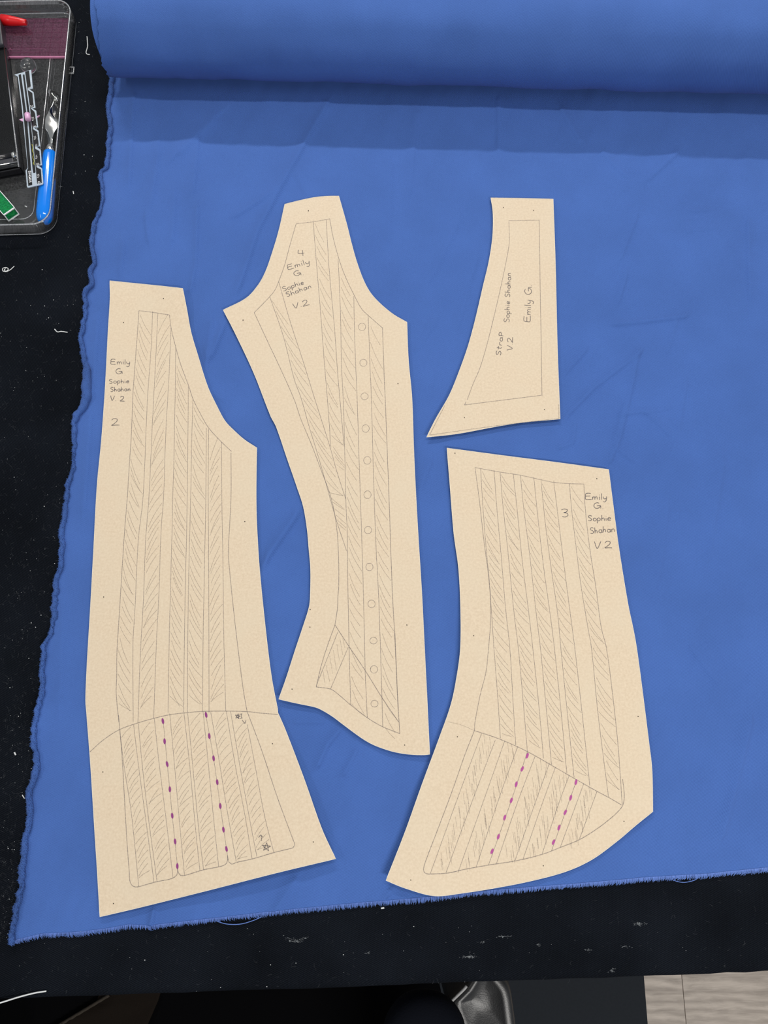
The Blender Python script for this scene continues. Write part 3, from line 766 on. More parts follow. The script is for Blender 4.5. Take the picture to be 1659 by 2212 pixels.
p2.dashes(C_((801,129),(821,262),(848,402),(871,552),(890,702),(910,850),(929,972)))
def star(cx, cy, r, rot):
    q = [(cx + r * math.sin(rot + i * 4 * math.pi / 5), cy - r * math.cos(rot + i * 4 * math.pi / 5)) for i in range(6)]
    return [[q[i], q[i + 1]] for i in range(5)]
s1 = C_((1180,960))[0]; p2.strokes('star_mark', star(s1[0], s1[1], 9.5, 0.1), .00055, M['pencil_dark'])
s2 = C_((1000,138))[0]; p2.strokes('star_mark', star(s2[0], s2[1], 6, 0.2), .00055, M['pencil_dark'])
p2.strokes('arrow_mark', [C_((1130,900),(1145,883)), C_((1145,883),(1160,900)), C_((1148,890),(1150,922))], .00055, M['pencil_dark'])
p2.strokes('arrow_mark', [C_((1010,125),(1028,122)), C_((1022,122),(1024,150)), C_((1012,152),(1030,148)), C_((1026,160),(1045,183)), C_((1045,183),(1052,162))], .00055, M['pencil_dark'])
for t, a, b, cpx in (('Emily',(262,780),(425,782),11.5),('G',(303,858),(365,858),11.5),('Sophie',(248,937),(418,932),9.5),('Shahan',(260,1003),(428,997),10),('V. 2',(258,1075),(375,1080),10),('2',(268,1280),(338,1276),15)):
    p2.text(t, A_(a)[0], A_(b)[0], cpx)
for q in A_((365,440),(690,244)) + B_((186,828),(1240,265)) + C_((152,488),(1218,310),(1475,928),(218,1315)): p2.dot(*q)

# ---- piece 4
p4 = Paper('brown paper pattern piece with shoulder point and a column of eyelet circles, numbered 4',
 [D_((47,1040),(240,940),(340,830),(400,720),(450,580),(510,380),(560,158)), D_((560,158),(680,128),(800,103),(900,92),(1010,90)),
  D_((1010,90),(1030,160),(1080,340),(1120,500),(1160,640),(1220,800),(1280,905),(1370,1000),(1470,1080),(1578,1142)),
  D_((1578,1142),(1590,1450)) + E_((1368,0),(1385,480),(1405,900),(1425,1250)) + F_((1445,0),(1470,500),(1495,1000),(1520,1525)),
  F_((1520,1525),(1470,1530),(1350,1527),(1200,1505),(1080,1470),(980,1430),(900,1385),(800,1315),(700,1240),(600,1165),(500,1105),(440,1080),(250,1040),(97,1005)),
  F_((97,1005),(170,800),(250,550),(330,310),(385,130),(395,10)) + E_((460,1530),(445,1350),(430,1180),(395,970),(340,800),(250,540),(150,250)) + D_((445,1929),(300,1560),(150,1240),(47,1040))],
 [(490, 670, 50, .0015), (610, 1510, 60, .0018), (700, 1560, 60, .0015), (925, 1625, 40, .001)], 2)
st4r = D_((1375,1190),(1385,1500),(1402,1900)) + E_((1145,430),(1165,950),(1180,1400)) + F_((1172,80),(1190,390),(1215,930),(1238,1330))
st4l = D_((305,1062),(430,1330),(520,1520),(640,1790)) + E_((370,180),(470,420),(560,660),(640,880),(690,1130),(710,1400),(712,1700)) + F_((655,30),(650,150),(627,305))
p4.line('stitch_line', D_((305,1062),(435,928),(480,870),(510,800),(560,660),(600,510),(655,320)))
p4.line('stitch_line', D_((655,320),(795,305),(935,280))); p4.line('stitch_line', D_((935,280),(960,420),(1010,610),(1060,750),(1130,900),(1200,1030),(1250,1080),(1375,1190)))
p4.line('stitch_line', st4r, .0006); p4.line('stitch_line', st4l)
p4.line('stitch_line', F_((627,305),(560,490),(500,680),(450,890))); p4.line('stitch_line', F_((450,890),(585,910),(640,945),(775,1060),(930,1180),(1075,1265),(1238,1330)))
p4.line('waist_line', F_((627,305),(760,510),(915,740),(1070,990),(1228,1222)), .0006); p4.line('channel_line', F_((655,370),(450,880)), .00045); p4.line('channel_line', F_((752,515),(585,910)), .00045)
p4.line('stitch_line', F_((1192,385),(1205,700),(1222,1100)), .0006)
K = [D_((435,930),(545,1250),(640,1620)) + E_((375,0),(440,230),(540,560),(605,790),(690,1090),(783,1370)), D_((510,805),(600,1120),(720,1490)) + E_((495,0),(635,440),(690,640),(775,905)),
 D_((797,305),(820,600),(860,1080),(890,1480)) + E_((610,0),(632,300),(638,430)), D_((905,285),(930,700),(975,1200),(1000,1560)) + E_((722,0),(760,430)),
 D_((1005,620),(1022,1000),(1035,1550)) + E_((752,0),(765,430),(775,900),(788,1200)) + F_((750,0),(760,510),(775,1060)),
 D_((1135,925),(1145,1350)) + E_((877,0),(893,500),(912,1060)) + F_((895,0),(912,740),(932,1180)), D_((1255,1080),(1270,1500)) + E_((1005,0),(1020,560),(1045,1300)) + F_((1037,0),(1055,500),(1078,1265))]
for l in K: p4.line('channel_line', l, .0005)
p4.hatch(K[0], K[1], 650, 1065, 'b', 26, 55); p4.hatch(K[2], K[3], 482, 955, 'b', 25, 40); p4.hatch(K[4], K[5], 600, 1540, 'b', 27, 48); p4.hatch(K[6], st4r, 705, 1590, 'b', 28, 50)
p4.hatch(K[2][:-1] + E_((690,640),(775,905)), K[4], 965, 1010, 'b', 14, 26)
p4.hatch(E_((605,790),(690,1090),(783,1370)), K[4], 1075, 1140, 'b', 12, 22)
p4.strokes('hatching', [F_(a, b) for a, b in (((700,430),(720,520)),((675,440),(700,590)),((645,485),(668,640)),((612,545),(640,735)),((578,600),(605,765)),((540,680),(577,840)),((515,745),(530,850)))], .00034, M['pencil_light'])
for x, y in ((782,706),(785,783.6),(787.5,856),(789.8,925.6),(793.4,994.5),(793.9,1068.6),(795,1145),(798,1224.6),(802.6,1304.5),(806.8,1383.8),(807.9,1446),(809,1520)): p4.ring(x, y, 7.8)
for t, a, b, cpx in (('4',(670,592),(735,585),15),('Emily',(590,705),(778,650),11.5),('G.',(638,757),(730,745),11),('Sophie',(548,885),(728,820),10),('Shahan',(578,932),(792,850),10),('V.2',(635,1030),(768,995),11.5)):
    p4.text(t, D_(a)[0], D_(b)[0], cpx)
for q in D_((212,1124),(757,213),(1503,1653)) + F_((391,326),(393,160),(222,911),(1305,306),(1284,1438)): p4.dot(*q)

# ---- strap
p5 = Paper('smallest brown paper pattern piece, a curved strap shape with pencil writing along it',
 [G_((633,108),(900,112),(1165,118)), G_((1165,118),(1185,700),(1200,1350),(1224,1994)), G_((1224,1994),(900,2025),(700,2055),(350,2120),(85,2150)),
  G_((85,2150),(160,2000),(280,1790),(370,1570),(440,1370),(500,1150),(570,850),(615,660),(645,470),(653,330),(650,220),(633,108))],
 [(925, 940, 40, .0012), (1205, 905, 40, .001)], 3)
p5.line('stitch_line', G_((785,302),(1045,298)), .00045); p5.line('stitch_line', G_((1045,295),(1055,900),(1070,1800))); p5.line('stitch_line', G_((405,1875),(700,1838),(1062,1793)))
p5.line('stitch_line', G_((787,310),(790,490),(770,620),(720,860),(660,1120),(600,1360),(540,1560),(480,1700),(432,1830)), .0005); p5.line('stitch_line', G_((422,1845),(410,1873)))
p5.line('edge_line', G_((1212,1870),(1214,1990)), .0004); p5.line('edge_line', G_((1214,1990),(700,2050),(110,2132)), .0004); p5.line('edge_line', G_((110,2132),(240,1880)), .0004)
for t, a, b, cpx in (('StraP',(718,1452),(742,1245),11),('V.2',(815,1410),(822,1295),11),('Sophie Shahan',(790,1170),(805,740),11),('Emily G.',(968,1165),(985,845),14)):
    p5.text(t, G_(a)[0], G_(b)[0], cpx)
for q in G_((742,190),(998,215),(408,1983),(1090,1915)): p5.dot(*q, 1.0)

# ---- piece 3
p3 = Paper('brown paper pattern piece with a faint fold across its middle, numbered 3',
 [H_((88,62),(500,117),(900,168),(1295,222)), H_((1295,222),(1320,420),(1370,800),(1440,1230),(1480,1420)) + I_((1510,0),(1545,260),(1580,540),(1600,715),(1605,960)),
  I_((1605,960),(1500,1045),(1400,1130),(1250,1240),(1100,1310),(900,1365),(700,1405),(480,1440),(320,1455),(150,1410),(38,1365)),
  I_((38,1365),(150,1080),(250,800),(350,530),(420,330),(455,160),(475,0)) + H_((190,1250),(175,960),(140,700),(110,330),(88,62))],
 [(845, 1895, 90, .0042), (900, 1760, 80, .002), (970, 975, 50, .001), (1400, 1745, 60, .0012), (1000, 1400, 70, .001)], 4,
 creases=((990, 1400, 1375, 1410, 18, .0011),))
st3r = H_((1110,330),(1125,560),(1160,850),(1200,1100),(1240,1400)) + I_((1333,0),(1370,280),(1400,560),(1415,760),(1425,915))
st3l = H_((298,207),(330,450),(365,760),(400,1030),(415,1250),(410,1420)) + I_((640,0),(625,140),(590,280),(560,440),(557,485))
p3.line('stitch_line', H_((298,207),(480,240),(640,265),(790,298),(885,318),(1000,327),(1110,330)), .0005); p3.line('stitch_line', st3l, .0005); p3.line('stitch_line', st3r, .0005)
p3.line('stitch_line', I_((557,485),(500,630),(430,830),(340,1070),(275,1240),(258,1300),(267,1322),(290,1328)))
p3.line('stitch_line', I_((290,1328),(400,1322),(500,1300),(640,1275),(800,1250),(955,1212),(1060,1172),(1175,1125),(1280,1060),(1370,990),(1415,945),(1430,920),(1438,870),(1428,770)))
p3.line('waist_line', I_((557,485),(680,525),(800,575),(900,625),(1030,700),(1160,775),(1275,840),(1350,880),(1422,922))); p3.line('waist_line', I_((400,432),(480,452),(557,485)), .0003, 'pencil_light')
J = [H_((340,215),(352,430),(380,800),(405,1060),(425,1350)) + I_((672,0),(695,300),(710,530)), H_((440,227),(460,500),(490,830),(525,1250)) + I_((765,0),(785,330),(800,570)),
 H_((485,240),(505,480),(540,800),(590,1300)) + I_((815,0),(845,330),(868,605)), H_((583,252),(610,500),(650,900),(700,1300)) + I_((900,0),(935,330),(963,648)),
 H_((637,265),(660,500),(705,850),(755,1300)) + I_((945,0),(980,360),(1010,685)), H_((737,282),(765,560),(810,950),(865,1350)) + I_((1027,0),(1065,360),(1100,735)),
 H_((790,298),(820,600),(865,950),(915,1300)) + I_((1065,0),(1105,400),(1143,760)), H_((885,305),(915,550),(955,880),(1000,1230)) + I_((1147,0),(1195,430),(1235,808)),
 H_((1003,330),(1018,510),(1050,780),(1085,1060),(1140,1400)) + I_((1245,0),(1285,400),(1345,875))]
for l in J: p3.line('channel_line', l, .00045)
p3.hatch(J[0], J[1], 1018, 1585, 'b', 19, 38); p3.hatch(J[2], J[3], 1025, 1610, 'b', 18, 40); p3.hatch(J[4], J[5], 1035, 1640, 'b', 20, 40); p3.hatch(J[6], J[7], 1045, 1670, 'b', 21, 42); p3.hatch(J[8], st3r, 1050, 1700, 'b', 22, 42)
Q = [I_((600,500),(470,850),(298,1325)), I_((680,540),(570,830),(390,1320)), I_((735,545),(610,900),(460,1320)), I_((812,578),(720,830),(568,1285)), I_((915,632),(820,880),(687,1265)),
 I_((998,675),(900,950),(795,1250)), I_((1033,700),(950,930),(843,1240)), I_((1115,745),(1050,920),(955,1210)), I_((1200,795),(1060,1175)), I_((1277,843),(1175,1120))]
for l in Q: p3.line('channel_line', l, .0004)
for a, b, n in ((0,1,22),(2,3,22),(4,5,20),(6,7,18),(8,9,12)): p3.hatchv(Q[a], Q[b], n, 10, (3, 24))
p3.line('crease_line', I_((870,605),(774,895),(640,1275)), .0004); p3.line('crease_line', I_((1160,770),(1091,965),(1010,1192)), .0004)
p3.dashes(I_((868,632),(838,710),(803,800),(774,895),(735,996),(698,1108),(661,1194))); p3.dashes(I_((1154,788),(1123,879),(1091,965),(1054,1055),(1022,1140)))
for t, a, b, cpx in (('3',(938,578),(1008,578),18),('Emily',(1122,447),(1292,447),13),('G.',(1185,513),(1265,515),12.5),('Sophie',(1142,607),(1318,604),12),('Shahan',(1158,700),(1348,686),13),('V.2',(1190,810),(1322,808),14)):
    p3.text(t, H_(a)[0], H_(b)[0], cpx)
for q in H_((148,100),(288,1463),(1207,290)) + I_((457,521),(183,1363),(962,1279),(1519,402),(1436,1018)): p3.dot(*q)

# ------------------------------------------------------------ clear tray and what lies in it
TX1, TY0, TY1, TX0 = -0.4095, 0.572, 0.921, -0.72
TRAY_TURN = Matrix.Translation((-0.4095, 0.62, 0)) @ Matrix.Rotation(math.radians(1.7), 4, 'Z') @ Matrix.Translation((0.4095, -0.62, 0))
TH = 0.020
def rrect(x0, x1, y0, y1, r, z, n=8):
    out = []
    for cx, cy, a0 in ((x1 - r, y1 - r, 0), (x0 + r, y1 - r, 90), (x0 + r, y0 + r, 180), (x1 - r, y0 + r, 270)):
        for i in range(n + 1):
            a = math.radians(a0 + 90 * i / n); out.append(Vector((cx + r * math.cos(a), cy + r * math.sin(a), z)))
    return out
def tray_rect(*a):
    return [TRAY_TURN @ v for v in rrect(*a)]
def loft(rings, cap0=True, cap1=True):
    V = [v for r in rings for v in r]; n = len(rings[0]); Fc = []
    for j in range(len(rings) - 1):
        for i in range(n):
            i2 = (i + 1) % n; Fc.append((j * n + i, j * n + i2, (j + 1) * n + i2, (j + 1) * n + i))
    if cap0: Fc.append(tuple(range(n - 1, -1, -1)))
    if cap1: Fc.append(tuple((len(rings) - 1) * n + i for i in range(n)))
    return V, Fc
tray = thing('plastic_tray', 'clear plastic tray of sewing tools on the black cloth', 'tray', ((TX0 + TX1) / 2, (TY0 + TY1) / 2, T))
e = 0.0015
rg = lambda i, z, r: tray_rect(TX0 + i, TX1 - i, TY0 + i, TY1 - i, r, T + z)
mk('tray_body', *loft([rg(0.002, 0.0004, 0.020), rg(0.0, 0.002, 0.022), rg(0.0, TH, 0.022), rg(0.0016, TH, 0.0205), rg(0.0018, 0.0035, 0.020), rg(0.004, 0.0022, 0.018)]), M['clear'], parent=tray)
def ring_tube(ring, r, n=6):
    m = len(ring); V, Fc = [], []
    for i, p in enumerate(ring):
        t = (ring[(i + 1) % m] - ring[i - 1]).normalized(); a = t.cross(Vector((0, 0, 1)))
        for k in range(n):
            an = 2 * math.pi * k / n; V.append(p + a * (math.cos(an) * r) + Vector((0, 0, math.sin(an) * r)))
    for i in range(m):
        i2 = (i + 1) % m
        for k in range(n):
            k2 = (k + 1) % n; Fc.append((i * n + k, i * n + k2, i2 * n + k2, i2 * n + k))
    return V, Fc
mk('rim', *ring_tube(rg(0.0008, TH, 0.0213), 0.0011), M['clear_edge'], parent=tray)
mk('base_edge', *ring_tube(rg(0.0006, 0.0012, 0.0217), 0.0008), M['clear_edge'], parent=tray)
mk('floor_ridge', *ring_tube(tray_rect(TX0 + .024, TX1 - .030, TY0 + .022, TY1 - .062, 0.014, T + 0.0024), 0.0006), M['clear_edge'], parent=tray)
lt = P(157, 150, 0.004); LX = TX1 - (lt.y - 0.62) * 0.0297 - 0.0003
mk('latch_tab', *join([box(LX, LX + .0035, lt.y - .0055, lt.y - .0045, T + .002, T + .0032), box(LX, LX + .0035, lt.y + .0045, lt.y + .0055, T + .002, T + .0032), box(LX + .0028, LX + .0038, lt.y - .0055, lt.y + .0055, T + .002, T + .0032)]), M['clear_edge'], parent=tray, smooth=False)
FZ = 0.0026       # tray floor above the table
# purple ruler
a, b_ = P(148, 43, FZ), P(143, 125, FZ)
ry0, ry1 = b_.y, a.y; rx1 = TX1 - 0.0130; rx0 = TX0 + 0.012
rul = thing('quilting_ruler', 'see-through purple gridded ruler lying flat in the tray', 'ruler', ((rx0 + rx1) / 2, (ry0 + ry1) / 2, T + FZ))
mk('sheet', *box(rx0, rx1, ry0, ry1, T + FZ, T + FZ + 0.0026), M['purple_acrylic'], parent=rul, smooth=False)
mk('front_edge', *box(rx0, rx1, ry0 - 0.0009, ry0, T + FZ, T + FZ + 0.0027), M['purple_edge'], parent=rul, smooth=False)
parts = []
gx = rx1 - 0.012
while gx > rx0: parts.append(box(gx - .0002, gx + .0002, ry0, ry1, T + FZ + .0026, T + FZ + .0027)); gx -= 0.0127
gy = ry0 + 0.006
while gy < ry1: parts.append(box(rx0, rx1, gy - .00015, gy + .00015, T + FZ + .0026, T + FZ + .0027)); gy += 0.0085
mk('grid', *join(parts), M['grid_line'], parent=rul, smooth=False)

def revolve(p0, p1, prof, n=24):
    """prof: (fraction along, radius) pairs"""
    p0, p1 = Vector(p0), Vector(p1); path = [p0 + (p1 - p0) * t for t, r in prof]
    return tube_frame(path, [r for t, r in prof], (p1 - p0).normalized(), n)
def tube_frame(path, radii, t, n):
    a = t.cross(Vector((0, 0, 1)))
    if a.length < 1e-3: a = Vector((1, 0, 0))
    a.normalize(); b = a.cross(t); V, Fc = [], []
    for p, r in zip(path, radii):
        for k in range(n):
            an = 2 * math.pi * k / n; V.append(p + (a * math.cos(an) + b * math.sin(an)) * r)
    m = len(path)
    for i in range(m - 1):
        for k in range(n):
            k2 = (k + 1) % n; Fc.append((i * n + k, i * n + k2, (i + 1) * n + k2, (i + 1) * n + k))
    Fc.append(tuple(range(n - 1, -1, -1))); Fc.append(tuple((m - 1) * n + k for k in range(n)))
    return V, Fc

# red pen cap
q0, q1 = P(57, 48.5, 0.0125), P(6, 43, 0.0125); dq = (q1 - q0).normalized()
q2 = q0 + dq * 0.033
q2.z = q0.z
pen = thing('pen_cap', 'glossy red tapered pen cap lying on the purple ruler', 'pen cap', q0)
mk('barrel', *revolve(q0, q2, [(0, .0030), (.015, .0036), (.28, .0047), (.62, .0060), (1, .0068)]), M['red'], parent=pen)
mk('hollow_end', *revolve(q0 - dq * 0.0003, q0 + dq * 0.0004, [(0, .0024), (1, .0024)]), M['red_dark'], parent=pen, smooth=False)

# clear glass ball
bc = P(60, 140, 0.0135)
bm = bmesh.new(); bmesh.ops.create_uvsphere(bm, u_segments=32, v_segments=20, radius=0.0100)
for v in bm.verts: v.co.z *= 0.92
me = bpy.data.meshes.new('glass_ball'); bm.to_mesh(me); bm.free(); me.materials.append(M['glass'])
me.polygons.foreach_set('use_smooth', [True] * len(me.polygons))
ball = bpy.data.objects.new('glass_ball', me); COL.objects.link(ball); ball.location = (bc.x, bc.y, T + FZ + 0.0093)
tag(ball, 'clear glass ball lying by the top of the notched gauge', 'ball')

# tracing wheel
h0, h1 = P(108.5, 330, 0.0128), P(95, 484, 0.0128)
tw = thing('tracing_wheel', 'tracing wheel with bright blue handle lying against the tray wall', 'sewing tool', h0)
hd = (h1 - h0).normalized(); hl = (h1 - h0).length
mk('handle', *revolve(h0, h1 + hd * 0.0, [(0, .0070), (.015, .0080), (.06, .0086), (.3, .0093), (.6, .0100), (.80, .0101), (.87, .0099), (.92, .0091), (.96, .0074), (.985, .0050), (1.0, .0015)], 32), M['blue_plastic'], parent=tw)
f1 = h0 - hd * 0.0105
mk('ferrule', *revolve(h0 + hd * .001, f1, [(0, .0062), (.3, .0064), (.8, .0062), (1, .0040)]), M['chrome'], parent=tw)
# twisted flat shank
shank_px = [(109.5, 314), (109, 300), (109.5, 288), (111.5, 270), (114.5, 252), (117, 238), (119, 228), (120, 220)]
wid = [.0028, .0030, .0050, .0078, .0082, .0062, .0046, .0040]; rot = [15, 12, 5, -8, -20, -45, -70, -80]
V, Fc = [], []
zz = 0.0138
cen = [P(x, y, zz) for x, y in catmull(shank_px, 3.0)]
tt = np.linspace(0, 1, len(cen)); wd = np.interp(tt, np.linspace(0, 1, 8), wid); ro = np.interp(tt, np.linspace(0, 1, 8), rot)
for i, p in enumerate(cen):
    t = (cen[min(i + 1, len(cen) - 1)] - cen[max(i - 1, 0)]).normalized(); a = t.cross(Vector((0, 0, 1))).normalized(); b = a.cross(t)
    r = math.radians(ro[i]); d = a * math.cos(r) + b * math.sin(r); nn = d.cross(t)
    V += [p + d * wd[i] + nn * .0006, p - d * wd[i] + nn * .0006, p - d * wd[i] - nn * .0006, p + d * wd[i] - nn * .0006]
for i in range(len(cen) - 1):
    for k in range(4):
        k2 = (k + 1) % 4; Fc.append((4 * i + k, 4 * i + k2, 4 * (i + 1) + k2, 4 * (i + 1) + k))
Fc.append((3, 2, 1, 0)); l4 = 4 * (len(cen) - 1); Fc.append((l4, l4 + 1, l4 + 2, l4 + 3))
bevel(mk('shank', V, Fc, M['chrome'], parent=tw), 0.0003, 2)
wc = P(119, 211, 0.0150)
axw = Vector((0.86, 0.12, 0.50)).normalized(); u_ = axw.cross(Vector((0, 0, 1))).normalized(); v_ = u_.cross(axw)
V, Fc = [], []; nt_ = 26
for k in range(nt_ * 2):
    r = 0.0106 if k % 2 == 0 else 0.0086; an = math.pi * k / nt_
    for s in (-1, 1): V.append(wc + (u_ * math.cos(an) + v_ * math.sin(an)) * r + axw * (s * .0004))
for k in range(nt_ * 2):
    for s in (0, 1): pass
    an = math.pi * k / nt_
o_ = len(V)
for k in range(nt_ * 2):
    an = math.pi * k / nt_
    for s in (-1, 1): V.append(wc + (u_ * math.cos(an) + v_ * math.sin(an)) * 0.0066 + axw * (s * .0004))
m2_ = nt_ * 2
for k in range(m2_):
    k2 = (k + 1) % m2_
    Fc += [(2 * k, 2 * k2, 2 * k2 + 1, 2 * k + 1), (2 * k + 1, 2 * k2 + 1, o_ + 2 * k2 + 1, o_ + 2 * k + 1), (o_ + 2 * k, o_ + 2 * k2, 2 * k2, 2 * k), (o_ + 2 * k + 1, o_ + 2 * k2 + 1, o_ + 2 * k2, o_ + 2 * k)]
tw_ = mk('toothed_wheel', V, Fc, M['chrome'], parent=tw, smooth=False)
mk('hub', *revolve(wc - axw * .0016, wc + axw * .0016, [(0, .0018), (1, .0018)], 12), M['chrome'], parent=tw_)
fa = P(122, 221, 0.0128)
for s in (-1, 1):
    p0 = fa + axw * (s * .0018); p1 = wc + axw * (s * .0016)
    mk('fork_arm', *tube_mesh([p0, (p0 + p1) / 2 + axw * (s * .0006), p1], [.0013, .0011, .0012], 8), M['chrome'], parent=tw)
mk('spokes', *join([tube_mesh([wc, wc + (u_ * math.cos(q * 2.094) + v_ * math.sin(q * 2.094)) * .0062], [.0008, .0008], 6) for q in range(3)]), M['chrome'], parent=tw_)

# green box
ga, gb = P(23.5, 461.5, 0.010), P(-30, 400, 0.010)
gd = (gb - ga).normalized(); gn = Vector((-gd.y, gd.x, 0)); GL, GW, GH = 0.052, 0.0082, 0.0125
gr = thing('green_plastic_box', 'small see-through green plastic box with a white end in the tray', 'box', ga)
def obox(o, d, n, l0, l1, w0, w1, z0, z1):
    V = [o + d * l + n * w_ for l, w_ in ((l0, w0), (l1, w0), (l1, w1), (l0, w1))]
    return [(v.x, v.y, T + z0) for v in V] + [(v.x, v.y, T + z1) for v in V], [(3, 2, 1, 0), (4, 5, 6, 7), (0, 1, 5, 4), (1, 2, 6, 5), (2, 3, 7, 6), (3, 0, 4, 7)]
bevel(mk('shell', *obox(ga, gd, gn, 0, GL, -GW, GW, FZ, FZ + GH), M['green_plastic'], parent=gr, smooth=False), .001, 2)
parts = []
for q in range(14):
    l = .004 + q * .0033
    path = [ga + gd * (l + random.uniform(-.001, .001) + .002 * math.sin(k * 1.3)) + gn * (GW * .75 * math.cos(k * math.pi / 6)) + Vector((0, 0, -.010 + FZ + GH / 2 + GH * .36 * math.sin(k * math.pi / 6))) for k in range(13)]
    parts.append(tube_mesh(path, .0011, 5))
mk('wound_thread', *join(parts), M['green_core'], parent=gr)
mk('end_frame', *join([obox(ga, gd, gn, -.0012, 0, -GW, GW, FZ, FZ + .0012), obox(ga, gd, gn, -.0012, 0.0002, -GW, GW, FZ + GH - .001, FZ + GH + .0003), obox(ga, gd, gn, -.0012, 0, -GW, -GW + .0011, FZ, FZ + GH), obox(ga, gd, gn, -.0012, 0, GW - .0011, GW, FZ, FZ + GH), obox(ga, gd, gn, 0, GL, -GW - .0002, -GW + .0006, FZ + GH - .0006, FZ + GH + .0003), obox(ga, gd, gn, 0, GL, GW - .0006, GW + .0002, FZ + GH - .0006, FZ + GH + .0003)]), M['white_paint'], parent=gr, smooth=False)

# black case with see-through lid
CH = 0.0105
k1, k0 = P(45.5, 364, FZ + CH), P(13, 103, FZ + CH)
kd = (k0 - k1); KL = kd.length; kd.normalize(); kd.z = 0; kn = Vector((-kd.y, kd.x, 0))
cs = thing('notions_case', 'black plastic case with a see-through lid over brass pins in the tray', 'case', k1)
bevel(mk('case_body', *obox(k1, kd, kn, 0, KL, 0, .062, FZ, FZ + .004), M['black_plastic'], parent=cs, smooth=False), .001, 2)
mk('side_wall', *join([obox(k1, kd, kn, 0, KL, 0, .0016, FZ, FZ + CH), obox(k1, kd, kn, 0, .0016, 0, .062, FZ, FZ + CH), obox(k1, kd, kn, KL - .0016, KL, 0, .062, FZ, FZ + CH)]), M['black_plastic'], parent=cs, smooth=False)
mk('lid', *obox(k1, kd, kn, .004, KL, .003, .062, FZ + CH, FZ + CH + .0014), M['clear_lid'], parent=cs, smooth=False)
def rod(name, l0, w0, l1, w1, z, r, m, par=cs, n=10):
    return mk(name, *tube_mesh([k1 + kd * l0 + kn * w0 + Vector((0, 0, z - FZ - CH)), k1 + kd * l1 + kn * w1 + Vector((0, 0, z - FZ - CH))], r, n), m, parent=par)
rod('lid_edge', .002, .0022, KL, .0022, FZ + CH + .001, .0009, M['clear_edge'])
rod('lid_edge', .010, .0016, .010, .06, FZ + CH + .001, .0008, M['chrome'])
hg_ = rod('hinge', .021, .006, .021, .06, FZ + CH, .0042, M['black_plastic'], n=16)
rod('hinge_pin', .0212, .0045, .0212, .0085, FZ + CH, .0046, M['chrome'], par=hg_, n=16)
bevel(mk('front_tab', *obox(k1, kd, kn, .0105, .0175, .008, .06, FZ + CH, FZ + CH + .0015), M['grey_plastic'], parent=cs, smooth=False), .0005, 2)
bevel(mk('latch', *obox(k1, kd, kn, KL, KL + .046, .001, .062, FZ, FZ + CH + .006), M['grey_plastic'], parent=cs, smooth=False), .0015, 2)
for l, w_, an, ln, kk in ((.047, .020, 0.2, .014, 1), (.042, .011, 1.2, .004, 0), (.067, .022, 0.0, .016, 0), (.083, .024, 0.6, .014, 1), (.098, .020, -0.6, .013, 0), (.055, .030, 0.8, .013, 1)):
    c0 = k1 + kd * l + kn * w_; c0.z = T + FZ + .0062
    d = kn * math.cos(an) + kd * math.sin(an)
    if kk:
        path = [c0 + (kn * math.cos(t) + kd * math.sin(t)) * .0058 for t in np.linspace(math.pi * .95 + an, math.pi * 2.1 + an, 14)]
    else: path = [c0 - d * ln / 2, c0 + d * ln / 2]
    mk('brass_pin', *tube_mesh(path, .0009, 8), M['brass'], parent=cs)

# notched seam gauge resting on the case wall and the blue handle
GZ = 0.0245
g1 = lambda p: (0 + p[0] / 12.76, 80 + p[1] / 12.76)
g2 = lambda p: (0 + p[0] / 12.29, 230 + p[1] / 12.29)
outl = [g1((400,1035)), g1((620,975)), g1((855,900)), g1((905,1415)), g1((800,1432)), g1((925,1520)), g1((975,1945)), g1((870,1960)), g2((960,110)), g2((1010,550)), g2((900,560)), g2((1020,640)), g2((1065,1050)), g2((960,1060)), g2((1078,1150)), g2((1110,1550)), g2((1000,1562)), g2((1115,1640)), g2((1150,2030)), g2((1130,2065)), g2((740,2155)), g2((715,2130)), g2((680,1700)), g2((735,1630)), g2((575,0)), g1((490,1090))]
slot = [g1((625,1045)), g1((650,1018)), g1((675,1035)), g1((830,2170)), g2((945,1740)), g2((925,1768)), g2((880,1765)), g2((860,1640)), g2((755,450)), g1((755,2100))]
gg = P(62, 280, GZ)
sg = thing('seam_gauge', 'black notched measuring gauge with a pale border, tilted across the blue handle', 'measuring gauge', (gg.x, gg.y, T + GZ))
W3 = lambda pts, z=GZ: [P(x, y, z) for x, y in pts]
mk('plate', *prism(W3(outl), T + GZ - .001, T + GZ, [W3(slot)]), M['aluminium'], parent=sg, smooth=False)
lp = [g1((510,1040)), g1((575,1020)), g1((735,2160)), g2((820,1620)), g2((855,2075)), g2((750,2105)), g2((715,1690)), g2((745,1640)), g2((605,0))]
pl_ = mk('dark_panel', *prism(W3(lp, GZ + .0003), T + GZ, T + GZ + .00025), M['black_paint'], parent=sg, smooth=False)
rp_ = [g1((690,955)), g1((800,925)), g1((850,1385)), g1((765,1400)), g1((770,1460)), g1((890,1540)), g1((930,1920)), g1((835,1945)), g2((845,75)), g2((925,150)), g2((975,520)), g2((870,545)), g2((875,600)), g2((990,670)), g2((1030,1030)), g2((925,1060)), g2((935,1120)), g2((1045,1180)), g2((1075,1530)), g2((965,1560)), g2((970,1610)), g2((1085,1670)), g2((1110,2020)), g2((985,2045)), g2((955,1720)), g2((865,800)), g2((800,60))]
pr_ = mk('dark_panel', *prism(W3(rp_, GZ + .0003), T + GZ, T + GZ + .00025), M['black_paint'], parent=sg, smooth=False)
